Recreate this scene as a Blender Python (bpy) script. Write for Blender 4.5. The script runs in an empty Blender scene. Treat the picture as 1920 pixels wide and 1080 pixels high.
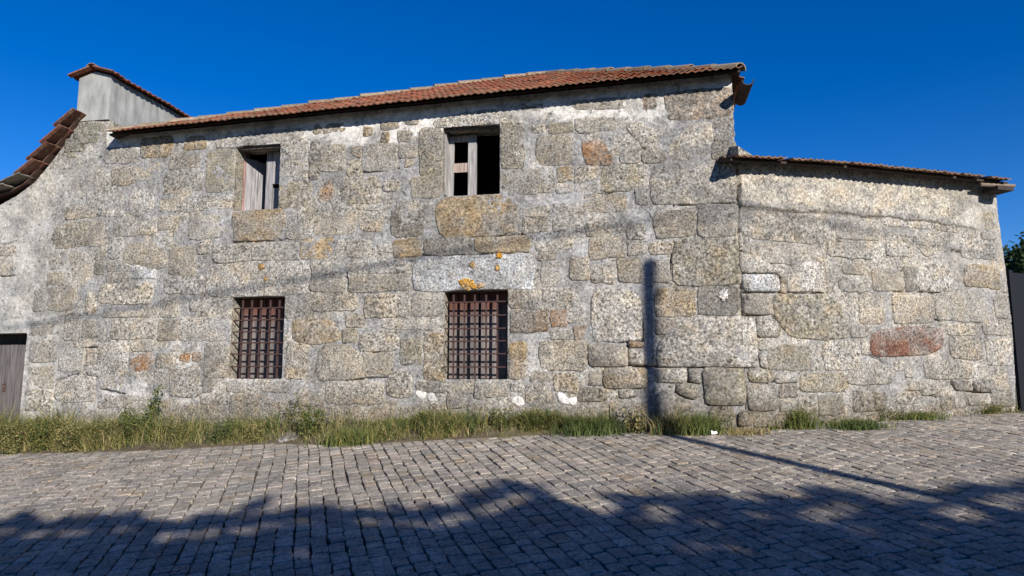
import bpy, math, random
import numpy as np
from mathutils import Vector, Matrix

random.seed(7)
rng = np.random.default_rng(7)
scene = bpy.context.scene

# ------------------------------------------------------------------ camera, sky, sun
FPX, PITCH, EYE = 1324.0, math.atan(172.0 / 1324.0), 1.65
CAM = np.array([0.0, 0.0, EYE])
cd = bpy.data.cameras.new("camera")
cd.sensor_width = 36.0
cd.lens = FPX / 1920.0 * 36.0
cd.clip_start, cd.clip_end = 0.05, 2000.0
cam = bpy.data.objects.new("camera", cd)
cam.location = CAM
cam.rotation_euler = (math.pi / 2 + PITCH, 0, 0)
scene.collection.objects.link(cam)
scene.camera = cam

SUN_EL = math.radians(25.0)
SUN_H = np.array([0.485, -0.875])          # horizontal direction towards the sun
SUN_H /= np.linalg.norm(SUN_H)
TAN_EL = math.tan(SUN_EL)
LIGHT = np.array([-SUN_H[0] * math.cos(SUN_EL), -SUN_H[1] * math.cos(SUN_EL), -math.sin(SUN_EL)])

world = bpy.data.worlds.new("World")
scene.world = world
world.use_nodes = True
wn = world.node_tree
wn.nodes.clear()
sky = wn.nodes.new("ShaderNodeTexSky")
sky.sky_type = 'NISHITA'
sky.sun_disc = False
sky.sun_elevation = SUN_EL
sky.sun_rotation = math.atan2(SUN_H[0], SUN_H[1])
sky.air_density = 1.0
sky.dust_density = 0.0
sky.ozone_density = 4.0
sky.altitude = 1500.0
hsv = wn.nodes.new("ShaderNodeHueSaturation")
hsv.inputs["Saturation"].default_value = 1.35
hsv.inputs["Hue"].default_value = 0.514
bg = wn.nodes.new("ShaderNodeBackground")
bg.inputs["Strength"].default_value = 0.097
wo = wn.nodes.new("ShaderNodeOutputWorld")
wn.links.new(sky.outputs[0], hsv.inputs["Color"])
wn.links.new(hsv.outputs[0], bg.inputs[0])
wn.links.new(bg.outputs[0], wo.inputs[0])

sd = bpy.data.lights.new("sun", 'SUN')
sd.energy = 5.0
sd.angle = math.radians(0.5)
sd.color = (1.0, 0.945, 0.865)
sun = bpy.data.objects.new("sun", sd)
sun.rotation_euler = Vector(LIGHT).to_track_quat('-Z', 'Y').to_euler()
scene.collection.objects.link(sun)

scene.view_settings.view_transform = 'Standard'
scene.view_settings.look = 'None'
scene.view_settings.exposure = 0.46
scene.view_settings.gamma = 1.0
scene.view_settings.use_curve_mapping = False
scene.cycles.max_bounces = 5
scene.cycles.diffuse_bounces = 2

# ------------------------------------------------------------------ geometry of the place
CP, SP = math.cos(PITCH), math.sin(PITCH)


def ray(u, v):
    x = (np.asarray(u, float) - 960.0) / FPX
    y = -(np.asarray(v, float) - 540.0) / FPX
    return np.stack([x, CP - y * SP, SP + y * CP], axis=-1)


def project(p):
    q = np.asarray(p, float) - CAM
    d = q[..., 1] * CP + q[..., 2] * SP
    h = -q[..., 1] * SP + q[..., 2] * CP
    return 960 + FPX * q[..., 0] / d, 540 - FPX * h / d


# the street front: one plane for the house, a second one, turned back, for the annex
E1 = np.array([1, -0.18, 0.0]); E1 /= np.linalg.norm(E1)
N1 = np.array([-0.18, -1.0, 0.0]); N1 /= np.linalg.norm(N1)
E2 = np.array([1, 0.30, 0.0]); E2 /= np.linalg.norm(E2)
N2 = np.array([0.30, -1.0, 0.0]); N2 /= np.linalg.norm(N2)
O1 = np.array([0, 9.0, EYE])


def hit(u, v, o, n):
    d = ray(u, v)
    return CAM + d * (((o - CAM) @ n) / (d @ n))[..., None]


SC = float((hit(np.array(1387.0), np.array(500.0), O1, N1) - O1) @ E1)
C2 = O1 + E1 * SC


def SZ(u, v):
    """photograph direction -> (distance along the unrolled street front, height)"""
    u, v = np.asarray(u, float), np.asarray(v, float)
    p = hit(u, v, O1, N1)
    s = (p - O1) @ E1
    p2 = hit(u, v, C2, N2)
    s2 = SC + (p2 - C2) @ E2
    m = s <= SC
    return np.where(m, s, s2), np.where(m, p[..., 2], p2[..., 2])


def wall(S, z, off=0.0):
    S, z, off = np.broadcast_arrays(np.asarray(S, float), np.asarray(z, float), np.asarray(off, float))
    m = (S <= SC)[..., None]
    a = O1 + S[..., None] * E1 + off[..., None] * N1
    b = C2 + (S - SC)[..., None] * E2 + off[..., None] * N2
    p = np.where(m, a, b)
    p[..., 2] = z
    return p


def ground(X, Y):
    X, Y = np.asarray(X, float), np.asarray(Y, float)
    Xc = np.clip(X, -12, 9)
    return 0.11 * np.clip(Y, -30, 14) + 0.0405 * Xc - 0.0031 * Xc * Xc


def on_ground(u, v, lift=0.0):
    d = ray(u, v)
    lo, hi = np.full(d.shape[:-1], 0.5), np.full(d.shape[:-1], 60.0)
    for _ in range(50):
        t = (lo + hi) / 2
        p = CAM + d * t[..., None]
        above = p[..., 2] > ground(p[..., 0], p[..., 1]) + lift
        lo, hi = np.where(above, t, lo), np.where(above, hi, t)
    return CAM + d * lo[..., None]


_perm = rng.random((64, 64))


def vnoise(x, y):
    xi, yi = np.floor(x).astype(int), np.floor(y).astype(int)
    fx, fy = x - xi, y - yi
    fx, fy = fx * fx * (3 - 2 * fx), fy * fy * (3 - 2 * fy)
    g = lambda a, b: _perm[a & 63, b & 63]
    return (g(xi, yi) * (1 - fx) + g(xi + 1, yi) * fx) * (1 - fy) + (g(xi, yi + 1) * (1 - fx) + g(xi + 1, yi + 1) * fx) * fy


def fbm(x, y, sc, oct=4, seed=0):
    x, y = np.asarray(x, float) * sc + seed * 17.3, np.asarray(y, float) * sc + seed * 9.1
    r, a, t = 0, 1.0, 0
    for _ in range(oct):
        r = r + a * vnoise(x, y); t += a
        x, y, a = x * 2.03 + 5.1, y * 2.03 + 1.7, a * 0.55
    return r / t


def smooth(x, a, b):
    t = np.clip((x - a) / (b - a), 0, 1)
    return t * t * (3 - 2 * t)


# ------------------------------------------------------------------ materials
def newmat(name, rough=0.9):
    m = bpy.data.materials.new(name)
    m.use_nodes = True
    nt = m.node_tree
    b = nt.nodes["Principled BSDF"]
    b.inputs["Roughness"].default_value = rough
    b.inputs["Specular IOR Level"].default_value = 0.25
    return m, nt, b


def nd(nt, t, **kw):
    n = nt.nodes.new(t)
    for k, v in kw.items():
        if k.startswith("i_"):
            n.inputs[k[2:].replace("_", " ")].default_value = v
        else:
            setattr(n, k, v)
    return n


def rngmap(nt, src, a, b, c, d):
    n = nd(nt, "ShaderNodeMapRange")
    n.inputs[1].default_value, n.inputs[2].default_value = a, b
    n.inputs[3].default_value, n.inputs[4].default_value = c, d
    nt.links.new(src, n.inputs[0])
    return n.outputs[0]


def math2(nt, op, a, b):
    n = nd(nt, "ShaderNodeMath", operation=op)
    for i, s in enumerate((a, b)):
        if isinstance(s, (int, float)):
            n.inputs[i].default_value = s
        else:
            nt.links.new(s, n.inputs[i])
    return n.outputs[0]


def mix(nt, fac, a, b, mode='MIX'):
    n = nd(nt, "ShaderNodeMix", data_type='RGBA', blend_type=mode)
    n.clamp_factor = True
    for i, s in ((0, fac), (6, a), (7, b)):
        if isinstance(s, (int, float)):
            n.inputs[i].default_value = s
        elif isinstance(s, tuple):
            n.inputs[i].default_value = (*s, 1)
        else:
            nt.links.new(s, n.inputs[i])
    return n.outputs[2]


def noise(nt, vec, scale, detail=3, rough=0.55, dist=0.0):
    n = nd(nt, "ShaderNodeTexNoise")
    n.inputs["Scale"].default_value = scale
    n.inputs["Detail"].default_value = detail
    n.inputs["Roughness"].default_value = rough
    n.inputs["Distortion"].default_value = dist
    nt.links.new(vec, n.inputs["Vector"])
    return n.outputs["Fac"]


def gray(nt, val):
    n = nd(nt, "ShaderNodeCombineColor")
    for i in range(3):
        nt.links.new(val, n.inputs[i])
    return n.outputs[0]


def bump(nt, b, h, strength, dist):
    n = nd(nt, "ShaderNodeBump")
    n.inputs["Strength"].default_value = strength
    n.inputs["Distance"].default_value = dist
    nt.links.new(h, n.inputs["Height"])
    nt.links.new(n.outputs[0], b.inputs["Normal"])


def mat_masonry(name, s1=34.0, s2=75.0, bump_d=0.012, base=(.965, .95, .94)):
    m, nt, b = newmat(name, 0.95)
    pos = nd(nt, "ShaderNodeNewGeometry").outputs["Position"]
    at = nd(nt, "ShaderNodeAttribute", attribute_name="tint")
    oi = nd(nt, "ShaderNodeObjectInfo").outputs["Random"]
    vm = nd(nt, "ShaderNodeVectorMath", operation='SCALE')
    nt.links.new(pos, vm.inputs[0])
    nt.links.new(rngmap(nt, oi, 0, 1, 0.75, 1.35), vm.inputs["Scale"])
    n1 = noise(nt, vm.outputs[0], s1, 2, 0.6, 0.4)
    n2 = noise(nt, vm.outputs[0], s2, 2, 0.6)
    n3 = noise(nt, pos, 3.0, 4, 0.6)
    n4 = noise(nt, pos, 9.0, 4, 0.65)
    amt = at.outputs["Alpha"]
    k1 = rngmap(nt, n1, 0.30, 0.70, 0.28, 1.78)
    k2 = rngmap(nt, n2, 0.30, 0.70, 0.52, 1.48)
    k = math2(nt, 'MULTIPLY', k1, k2)
    k = math2(nt, 'ADD', math2(nt, 'MULTIPLY', math2(nt, 'SUBTRACT', k, 1.0), amt), 1.0)
    k = math2(nt, 'MULTIPLY', k, rngmap(nt, n3, 0.3, 0.7, 0.80, 1.16))
    k = math2(nt, 'MULTIPLY', k, rngmap(nt, n4, 0.25, 0.75, 0.78, 1.2))
    pit = rngmap(nt, noise(nt, pos, 17.0, 2, 0.5), 0.30, 0.36, 0.45, 1.0)
    k = math2(nt, 'MULTIPLY', k, pit)
    c = mix(nt, 1.0, mix(nt, 1.0, at.outputs["Color"], base, 'MULTIPLY'), gray(nt, k), 'MULTIPLY')
    warm = rngmap(nt, noise(nt, pos, 5.0, 3, 0.6), 0.46, 0.70, 0.0, 0.6)
    c = mix(nt, math2(nt, 'MULTIPLY', warm, amt), c, mix(nt, 1.0, c, (1.12, 0.95, 0.70), 'MULTIPLY'))
    film = rngmap(nt, noise(nt, pos, 2.4, 6, 0.72, 0.3), 0.47, 0.62, 0.0, 0.72)
    c = mix(nt, film, c, mix(nt, 1.0, (.175, .168, .155), gray(nt, k), 'MULTIPLY'))
    bleach = rngmap(nt, noise(nt, pos, 7.0, 4, 0.7), 0.58, 0.70, 0.0, 0.5)
    c = mix(nt, math2(nt, 'MULTIPLY', bleach, amt), c, mix(nt, 1.0, (.37, .355, .325), gray(nt, k), 'MULTIPLY'))
    nt.links.new(c, b.inputs["Base Color"])
    hh = math2(nt, 'ADD', math2(nt, 'MULTIPLY', n1, 0.7), math2(nt, 'MULTIPLY', n2, 0.4))
    bump(nt, b, hh, 0.9, bump_d)
    return m


M_STONE = mat_masonry("granite")
M_COBBLE = mat_masonry("cobble_granite", 40.0, 110.0, 0.005, (.88, .86, .83))


def mat_tint(name, rough=0.9, sc=40.0, lo=0.6, hi=1.35, stretch=None, bump_d=0.003, src='attr', moss=None):
    m, nt, b = newmat(name, rough)
    pos = nd(nt, "ShaderNodeNewGeometry").outputs["Position"]
    if stretch:
        mp = nd(nt, "ShaderNodeMapping")
        mp.inputs["Scale"].default_value = stretch
        nt.links.new(pos, mp.inputs["Vector"])
        vec = mp.outputs[0]
    else:
        vec = pos
    col = nd(nt, "ShaderNodeAttribute", attribute_name="tint").outputs["Color"] if src == 'attr' else nd(nt, "ShaderNodeObjectInfo").outputs["Color"]
    n1 = noise(nt, vec, sc, 4, 0.65)
    c = mix(nt, 1.0, col, gray(nt, rngmap(nt, n1, 0.28, 0.72, lo, hi)), 'MULTIPLY')
    if moss:
        f = rngmap(nt, noise(nt, pos, moss[1], 4, 0.65), moss[2], moss[3], 0.0, moss[4])
        c = mix(nt, f, c, moss[0])
    nt.links.new(c, b.inputs["Base Color"])
    bump(nt, b, n1, 0.7, bump_d)
    return m


M_WOOD = mat_tint("weathered_wood", 0.9, 1.0, 0.35, 1.5, (70, 70, 3.5), 0.004)
M_TILE = mat_tint("terracotta", 0.85, 22.0, 0.55, 1.45, None, 0.004, 'obj', ((0.20, 0.17, 0.11), 14.0, 0.50, 0.66, 0.75))
M_IRON = mat_tint("rusty_iron", 0.8, 60.0, 0.6, 1.4, None, 0.002)
M_SOIL = mat_tint("soil", 1.0, 9.0, 0.5, 1.5, None, 0.02, 'attr', ((0.10, 0.10, 0.035), 2.5, 0.5, 0.7, 0.6))
M_RENDER = mat_tint("cement_render", 0.95, 5.0, 0.62, 1.28, (1.6, 1.6, .6), 0.006)
M_PAINT = mat_tint("plain_paint", 0.6, 30.0, 0.8, 1.2)


def mat_leaf(name):
    m, nt, b = newmat(name, 0.75)
    at = nd(nt, "ShaderNodeAttribute", attribute_name="tint")
    nt.links.new(at.outputs["Color"], b.inputs["Base Color"])
    tr = nd(nt, "ShaderNodeBsdfTranslucent")
    nt.links.new(at.outputs["Color"], tr.inputs["Color"])
    mx = nd(nt, "ShaderNodeMixShader")
    mx.inputs[0].default_value = 0.3
    nt.links.new(b.outputs[0], mx.inputs[1])
    nt.links.new(tr.outputs[0], mx.inputs[2])
    nt.links.new(mx.outputs[0], nt.nodes["Material Output"].inputs[0])
    return m


M_LEAF = mat_leaf("foliage")


# ------------------------------------------------------------------ object helpers
def tag(o, label=None, cat=None, group=None, kind=None):
    for k, v in (("label", label), ("category", cat), ("group", group), ("kind", kind)):
        if v:
            o[k] = v
    return o


def empty(name, loc, label, cat, group=None):
    o = bpy.data.objects.new(name, None)
    o.empty_display_size = 0.2
    o.location = loc
    scene.collection.objects.link(o)
    return tag(o, label, cat, group)


def link(name, me, mat, parent=None, color=None):
    o = bpy.data.objects.new(name, me)
    if mat and not me.materials:
        me.materials.append(mat)
    scene.collection.objects.link(o)
    if parent:
        o.parent = parent
        o.matrix_parent_inverse = parent_inv(parent)
    if color is not None:
        o.color = (*color, 1)
    return o


def parent_inv(p):
    m = Matrix.Identity(4)
    q = p
    while q is not None:
        m = Matrix.Translation(q.location) @ q.rotation_euler.to_matrix().to_4x4() @ m if q.parent is None else q.matrix_parent_inverse @ q.matrix_basis @ m
        q = q.parent
    return m.inverted()


def make(name, V, F, mat, parent=None, tint=None, sm=False):
    """V (n,3); F list of index tuples or an int array (m,k)"""
    me = bpy.data.meshes.new(name)
    V = np.asarray(V, dtype=np.float64).reshape(-1, 3)
    if isinstance(F, np.ndarray):
        m, k = F.shape
        me.vertices.add(len(V)); me.vertices.foreach_set("co", V.ravel())
        me.loops.add(m * k); me.loops.foreach_set("vertex_index", F.ravel().astype(np.int32))
        me.polygons.add(m)
        me.polygons.foreach_set("loop_start", np.arange(0, m * k, k, dtype=np.int32))
        me.update(calc_edges=True)
    else:
        me.from_pydata(V.tolist(), [], F)
    if sm:
        me.polygons.foreach_set("use_smooth", np.ones(len(me.polygons), dtype=bool))
    if tint is not None:
        t = np.asarray(tint, dtype=np.float32)
        if t.ndim == 1:
            t = np.tile(t, (len(V), 1))
        if t.shape[1] == 3:
            t = np.concatenate([t, np.ones((len(t), 1), np.float32)], 1)
        a = me.attributes.new("tint", 'FLOAT_COLOR', 'POINT')
        a.data.foreach_set("color", t.ravel())
    return link(name, me, mat, parent)


BOXF = [(0, 1, 3, 2), (4, 6, 7, 5), (0, 4, 5, 1), (2, 3, 7, 6), (0, 2, 6, 4), (1, 5, 7, 3)]


class MB:
    """collects shapes of one part"""
    def __init__(self):
        self.v, self.f = [], []

    def add(self, V, F):
        b = len(self.v)
        self.v += [tuple(map(float, p)) for p in V]
        self.f += [tuple(b + i for i in f) for f in F]
        return self

    def hexa(self, fn, a0, a1, b0, b1, c0, c1):
        return self.add([fn(a, b, c) for a in (a0, a1) for b in (b0, b1) for c in (c0, c1)], BOXF)

    def tube(self, pts, r, n=8, r2=None):
        pts = [Vector(p) for p in pts]
        b = len(self.v)
        for i, p in enumerate(pts):
            d = (pts[min(i + 1, len(pts) - 1)] - pts[max(i - 1, 0)]).normalized()
            x = d.orthogonal().normalized(); y = d.cross(x)
            rr = r if r2 is None else r + (r2 - r) * i / max(1, len(pts) - 1)
            for k in range(n):
                a = 2 * math.pi * k / n
                self.v.append(tuple(p + x * rr * math.cos(a) + y * rr * math.sin(a)))
        for i in range(len(pts) - 1):
            for k in range(n):
                q = b + i * n + k; w = b + i * n + (k + 1) % n
                self.f.append((q, w, w + n, q + n))
        self.f.append(tuple(b + k for k in range(n - 1, -1, -1)))
        self.f.append(tuple(b + (len(pts) - 1) * n + k for k in range(n)))
        return self

    def build(self, name, mat, parent=None, tint=(0.3, 0.3, 0.3), sm=False):
        return make(name, self.v, self.f, mat, parent, tint, sm)


def rect(u0, v0, u1, v1):
    uc, vc = (u0 + u1) / 2, (v0 + v1) / 2
    s0, s1 = SZ(u0, vc)[0], SZ(u1, vc)[0]
    return float(s0), float(s1), float(SZ(uc, v1)[1]), float(SZ(uc, v0)[1])


# ------------------------------------------------------------------ ground, road, verge
EDGE_PX = [(-420, 872), (-200, 861), (0, 852), (150, 850), (300, 846), (420, 838), (520, 833), (610, 836), (700, 833), (850, 825), (950, 820),
           (1080, 812), (1240, 808), (1330, 805), (1420, 798), (1560, 790), (1700, 782), (1800, 778), (1920, 774), (2100, 766)]
EP = on_ground(np.array([p[0] for p in EDGE_PX], float), np.array([p[1] for p in EDGE_PX], float))
_o = np.argsort(EP[:, 0])
EDX, EDY = EP[_o, 0], EP[_o, 1]


def edge_y(X):
    return np.interp(X, EDX, EDY)


def wall_y(X):
    a = O1[1] + (np.asarray(X) - O1[0]) * (-0.18)
    b = C2[1] + (np.asarray(X) - C2[0]) * 0.30
    return np.where(np.asarray(X) <= C2[0], a, b)


def verge_z(X, Y):
    g = ground(X, Y)
    e, w = edge_y(X), wall_y(X)
    t = np.clip((Y - e) / np.maximum(0.15, w - e), 0, 1.15)
    amp = np.interp(X, [-9, -4, 1.5, 3.0, 7], [0.14, 0.16, 0.14, 0.06, 0.02])
    return g + amp * t + 0.012


def sheet(name, xs, ys, zf, mat, tint, kind='structure'):
    X, Y = np.meshgrid(xs, ys)
    Z = zf(X, Y)
    nx, ny = len(xs), len(ys)
    i = np.arange(ny - 1)[:, None] * nx + np.arange(nx - 1)[None, :]
    F = np.stack([i, i + 1, i + nx + 1, i + nx], -1).reshape(-1, 4)
    o = make(name, np.stack([X, Y, Z], -1).reshape(-1, 3), F, mat, None, tint, True)
    return tag(o, kind=kind)


gx = np.concatenate([np.linspace(-500, -40, 12), np.linspace(-30, 30, 41), np.linspace(40, 500, 12)])
sheet("ground", gx, gx, lambda X, Y: ground(X, Y) - 0.22, M_SOIL, (0.13, 0.11, 0.06))

# road bed (the joints between the setts)
xs = np.arange(-15, 13.01, 0.1)
ts = np.concatenate([[0, 0.25, 0.45, 0.6], np.linspace(0.7, 1.0, 60)])
RV = []
for t in ts:
    y = -22 + (edge_y(xs) + 0.06 + 22) * t
    RV.append(np.stack([xs, y, ground(xs, y) - 0.018 + 0.012 * (fbm(xs, y, 6.0, 3) - 0.5)], -1))
RV = np.array(RV)
i = np.arange(len(ts) - 1)[:, None] * len(xs) + np.arange(len(xs) - 1)[None, :]
RF = np.stack([i, i + 1, i + len(xs) + 1, i + len(xs)], -1).reshape(-1, 4)
road = tag(make("road", RV.reshape(-1, 3), RF, M_SOIL, None, (0.075, 0.062, 0.044), True), kind='structure')

# grass verge soil between road and wall
ts = np.linspace(0, 1, 26)
VV = []
for t in ts:
    y = edge_y(xs) - 0.05 + (wall_y(xs) + 0.25 - edge_y(xs) + 0.05) * t
    z = verge_z(xs, y) + 0.03 * (fbm(xs, y, 5.0, 4, 3) - 0.5) - (0.05 if t == 0 else 0)
    VV.append(np.stack([xs, y, z], -1))
i = np.arange(len(ts) - 1)[:, None] * len(xs) + np.arange(len(xs) - 1)[None, :]
VF = np.stack([i, i + 1, i + len(xs) + 1, i + len(xs)], -1).reshape(-1, 4)
tag(make("verge", np.array(VV).reshape(-1, 3), VF, M_SOIL, None, (0.095, 0.075, 0.048), True), kind='structure')


def cobble_geo(cx, cy, a, w, l, hgt):
    """one sett: rounded block; w across, l along its row, a = heading of the row"""
    n = 8
    base = np.array([(-.5, -.42), (-.41, -.5), (.41, -.5), (.5, -.42), (.5, .42), (.41, .5), (-.41, .5), (-.5, .42)])
    base = base * (1 + rng.uniform(-.08, .08, (n, 2)))
    ca, sa = math.cos(a), math.sin(a)
    V, F = [], []
    tilt = rng.normal(0, 0.018, 2)
    rings = ((1.04, -0.05), (1.0, hgt * 0.55), (0.92, hgt * 0.99))
    for k, dz in rings:
        for p in base:
            x, y = p[0] * w, p[1] * l
            d = (1 - k) * w * 0.5
            x -= math.copysign(min(abs(x), d), x) if k < 1 else 0
            y -= math.copysign(min(abs(y), d), y) if k < 1 else 0
            X, Y = cx + x * ca - y * sa, cy + x * sa + y * ca
            V.append((X, Y, dz + (x * tilt[0] + y * tilt[1]) * (dz > 0)))
    V.append((cx, cy, hgt))
    for r in range(2):
        for k in range(n):
            q, e = r * n + k, r * n + (k + 1) % n
            F.append((q, e, e + n, q + n))
    for k in range(n):
        F.append((2 * n + k, 2 * n + (k + 1) % n, 3 * n))
    V = np.array(V)
    V[:, 2] += ground(V[:, 0], V[:, 1])
    return V, F


# rows run across the road, away from the camera; they bend a little
R_DIR = np.array([-0.317, 1.0]); R_DIR /= np.linalg.norm(R_DIR)
Q_DIR = np.array([R_DIR[1], -R_DIR[0]])
SETTS = []
q = -17.0
ri = 0
while q < 17.0:
    w = random.uniform(0.108, 0.136)
    r = -1.2 + random.uniform(0, 0.2)
    while r < 14.5:
        l = random.choice((0.125, 0.145, 0.165, 0.18, 0.20, 0.22)) * random.uniform(0.92, 1.1)
        wob = 0.03 * math.sin(r * 0.9 + q * 0.25) + 0.008 * math.sin(r * 2.3 + q * 0.9) + random.uniform(-.006, .006)
        c = Q_DIR * (q + w / 2 + wob) + R_DIR * (r + l / 2)
        if -11.5 < c[0] < 10.5 and 0.9 < c[1] < float(edge_y(c[0])) + 0.02:
            SETTS.append((c[0], c[1], w * random.uniform(0.88, 0.97), l * random.uniform(0.88, 0.96)))
        r += l
    q += w
SETTS = np.array(SETTS)
cz = ground(SETTS[:, 0], SETTS[:, 1])
su, sv = project(np.stack([SETTS[:, 0], SETTS[:, 1], cz], -1))
infr = (su > 5) & (su < 1915) & (sv > 0) & (sv < 1072)
dist = np.where(infr, np.hypot(SETTS[:, 0], SETTS[:, 1]) / np.sqrt(SETTS[:, 2] * SETTS[:, 3]) , 1e9)
near = set(np.argsort(dist)[:300].tolist())
SETT_T = 0.77 * np.array((1, .985, .95)) * np.array([(.46, .425, .385), (.43, .40, .365), (.475, .42, .385), (.40, .375, .345), (.50, .465, .425), (.42, .355, .285), (.355, .33, .305)])
R_ANG = math.atan2(R_DIR[1], R_DIR[0]) - math.pi / 2
bigV, bigF, bigT, nb = [], [], [], 0
for k, (cx, cy, w, l) in enumerate(SETTS):
    V, F = cobble_geo(cx, cy, R_ANG + rng.normal(0, 0.035), w, l, rng.uniform(0.009, 0.0135))
    t = SETT_T[rng.choice(len(SETT_T), p=(.24, .2, .16, .14, .1, .06, .1))] * rng.uniform(0.84, 1.12) * (.86 + .28 * float(fbm(cx, cy, .8, 3, 81)))
    t = np.array([*t, 0.55])
    if k in near:
        make("cobblestone", V, F, M_COBBLE, road, t)
    else:
        bigV.append(V); bigF += [tuple(i + nb for i in f) for f in F]
        bigT.append(np.tile(t, (len(V), 1))); nb += len(V)
tag(make("cobblestone_paving", np.concatenate(bigV), bigF, M_COBBLE, road, np.concatenate(bigT)), kind='stuff')

# ------------------------------------------------------------------ the street front
house = empty("stone_house", wall(SZ(800, 790)[0], 0.9), "two-storey granite house with red tiled roof and barred lower windows", "house")
lefth = empty("plastered_house", wall(SZ(60, 800)[0], 0.7), "pale plastered house end with grey plank door and steep tiled verge", "house")
annex = empty("stone_annex", wall(SZ(1650, 780)[0], 1.1), "low granite annex with thin tiled eave beside the taller house", "outbuilding")
WHO = lambda S: lefth if S < S_L else (house if S < SC else annex)
S_L = float(SZ(188, 560)[0])

OPEN = {
    'ul': rect(440, 272, 524, 393), 'ur': rect(830, 236, 937.5, 366),
    'll': rect(432, 556, 531.5, 710), 'lr': rect(832, 543.5, 952, 711),
    'door': rect(-60, 625, 42, 822),
}

EAVE = lambda u: 253 - 0.1014 * (np.asarray(u) - 192)                      # main eave, lower tile edge
AEAVE_U = [1385, 1480, 1600, 1702, 1800, 1850, 1902]
AEAVE_V = [297, 302, 310, 320, 330, 335.5, 341]
LV_U = [-380, -200, -60, 0, 30, 65, 95, 122, 148, 170, 188]
LV_V = [485, 440, 405, 384, 368, 342, 306, 270, 233, 226, 228]


def tint_wall(S, z, u, v):
    """what the mortar, lime and plaster between the stones are made of"""
    n1 = fbm(S, z, 2.2, 5, 1); n2 = fbm(S, z, 6.0, 4, 2); n3 = fbm(S, z, 0.9, 3, 3); n4 = fbm(S, z, 14.0, 3, 4)
    T = np.zeros(S.shape + (4,))
    mort = np.array([.268, .266, .262, .55])
    rock = np.array([.30, .285, .25, .95])
    f = smooth(n1 + 0.35 * (n2 - .5), .47, .58)[..., None]
    T[:] = mort * (1 - f) + rock * f
    def lay(mask, col):
        nonlocal T
        mask = np.clip(mask, 0, 1)[..., None]
        T = T * (1 - mask) + np.array(col) * mask
    lay(smooth(n2, .56, .68) * .6, (.26, .255, .25, .6))
    # lime wash kept clean under the eave
    d = v - EAVE(u)
    w = (u > 200) & (u < 1385) & (d > -9)
    wid = 52 + 42 * np.exp(-((u - 720) / 130.0) ** 2) + 40 * np.exp(-((u - 1200) / 130.0) ** 2)
    lay(w * smooth(-(d + 55 * (n2 - .5) + 30 * (n4 - .5)), -wid, -wid + 26) * .95, (.62, .605, .57, .25))
    lay(w * smooth(n3 + .5 * (n2 - .5), .55, .68) * .5, (.42, .42, .42, .35))
    # pale left plaster
    lay(smooth(-(u + 110 * (n2 - .5)), -128, -78) * .95, (.46, .45, .415, .22))
    lay(smooth(-(u + 160 * (n1 - .5)), -150, -20) * smooth(n2, .5, .62) * .75, (.36, .355, .345, .5))
    lay(smooth(-(v + 120 * (n2 - .5)), -470, -380) * (u < 190) * smooth(u, 20, 90) * .6, (.33, .32, .29, .7))
    # efflorescence low on the left
    lay(smooth(u, 150, 230) * smooth(-u, -620, -400) * smooth(v, 590, 650) * smooth(n2 + .3 * (n4 - .5), .45, .58) * .75, (.47, .46, .45, .5))
    lay((u < 1385) * smooth(v, 470, 600) * smooth(n4 * .5 + n2 * .5, .54, .64) * .4, (.44, .43, .41, .6))
    # annex: cream render band over the ledge
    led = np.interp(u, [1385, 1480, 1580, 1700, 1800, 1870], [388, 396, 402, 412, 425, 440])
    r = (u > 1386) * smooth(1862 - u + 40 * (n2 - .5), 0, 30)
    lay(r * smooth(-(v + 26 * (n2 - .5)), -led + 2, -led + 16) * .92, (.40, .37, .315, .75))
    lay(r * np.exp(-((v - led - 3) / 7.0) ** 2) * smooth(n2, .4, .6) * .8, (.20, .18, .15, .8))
    lay((u > 1386) * smooth(v, 400, 430) * smooth(n1, .4, .55) * .7, (.335, .32, .29, .9))
    lay(smooth(u + 40 * (n2 - .5), 1772, 1800) * smooth(-v, -560, -500) * .8, (.37, .355, .32, .35))
    # dirt and moss at the foot
    base = np.interp(u, [0, 200, 420, 700, 900, 1200, 1400, 1700, 1920], [800, 775, 735, 740, 738, 735, 745, 735, 730])
    lay(smooth(v + 50 * (n2 - .5), base, base + 40) * .75, (.15, .13, .10, .9))
    return T


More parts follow.
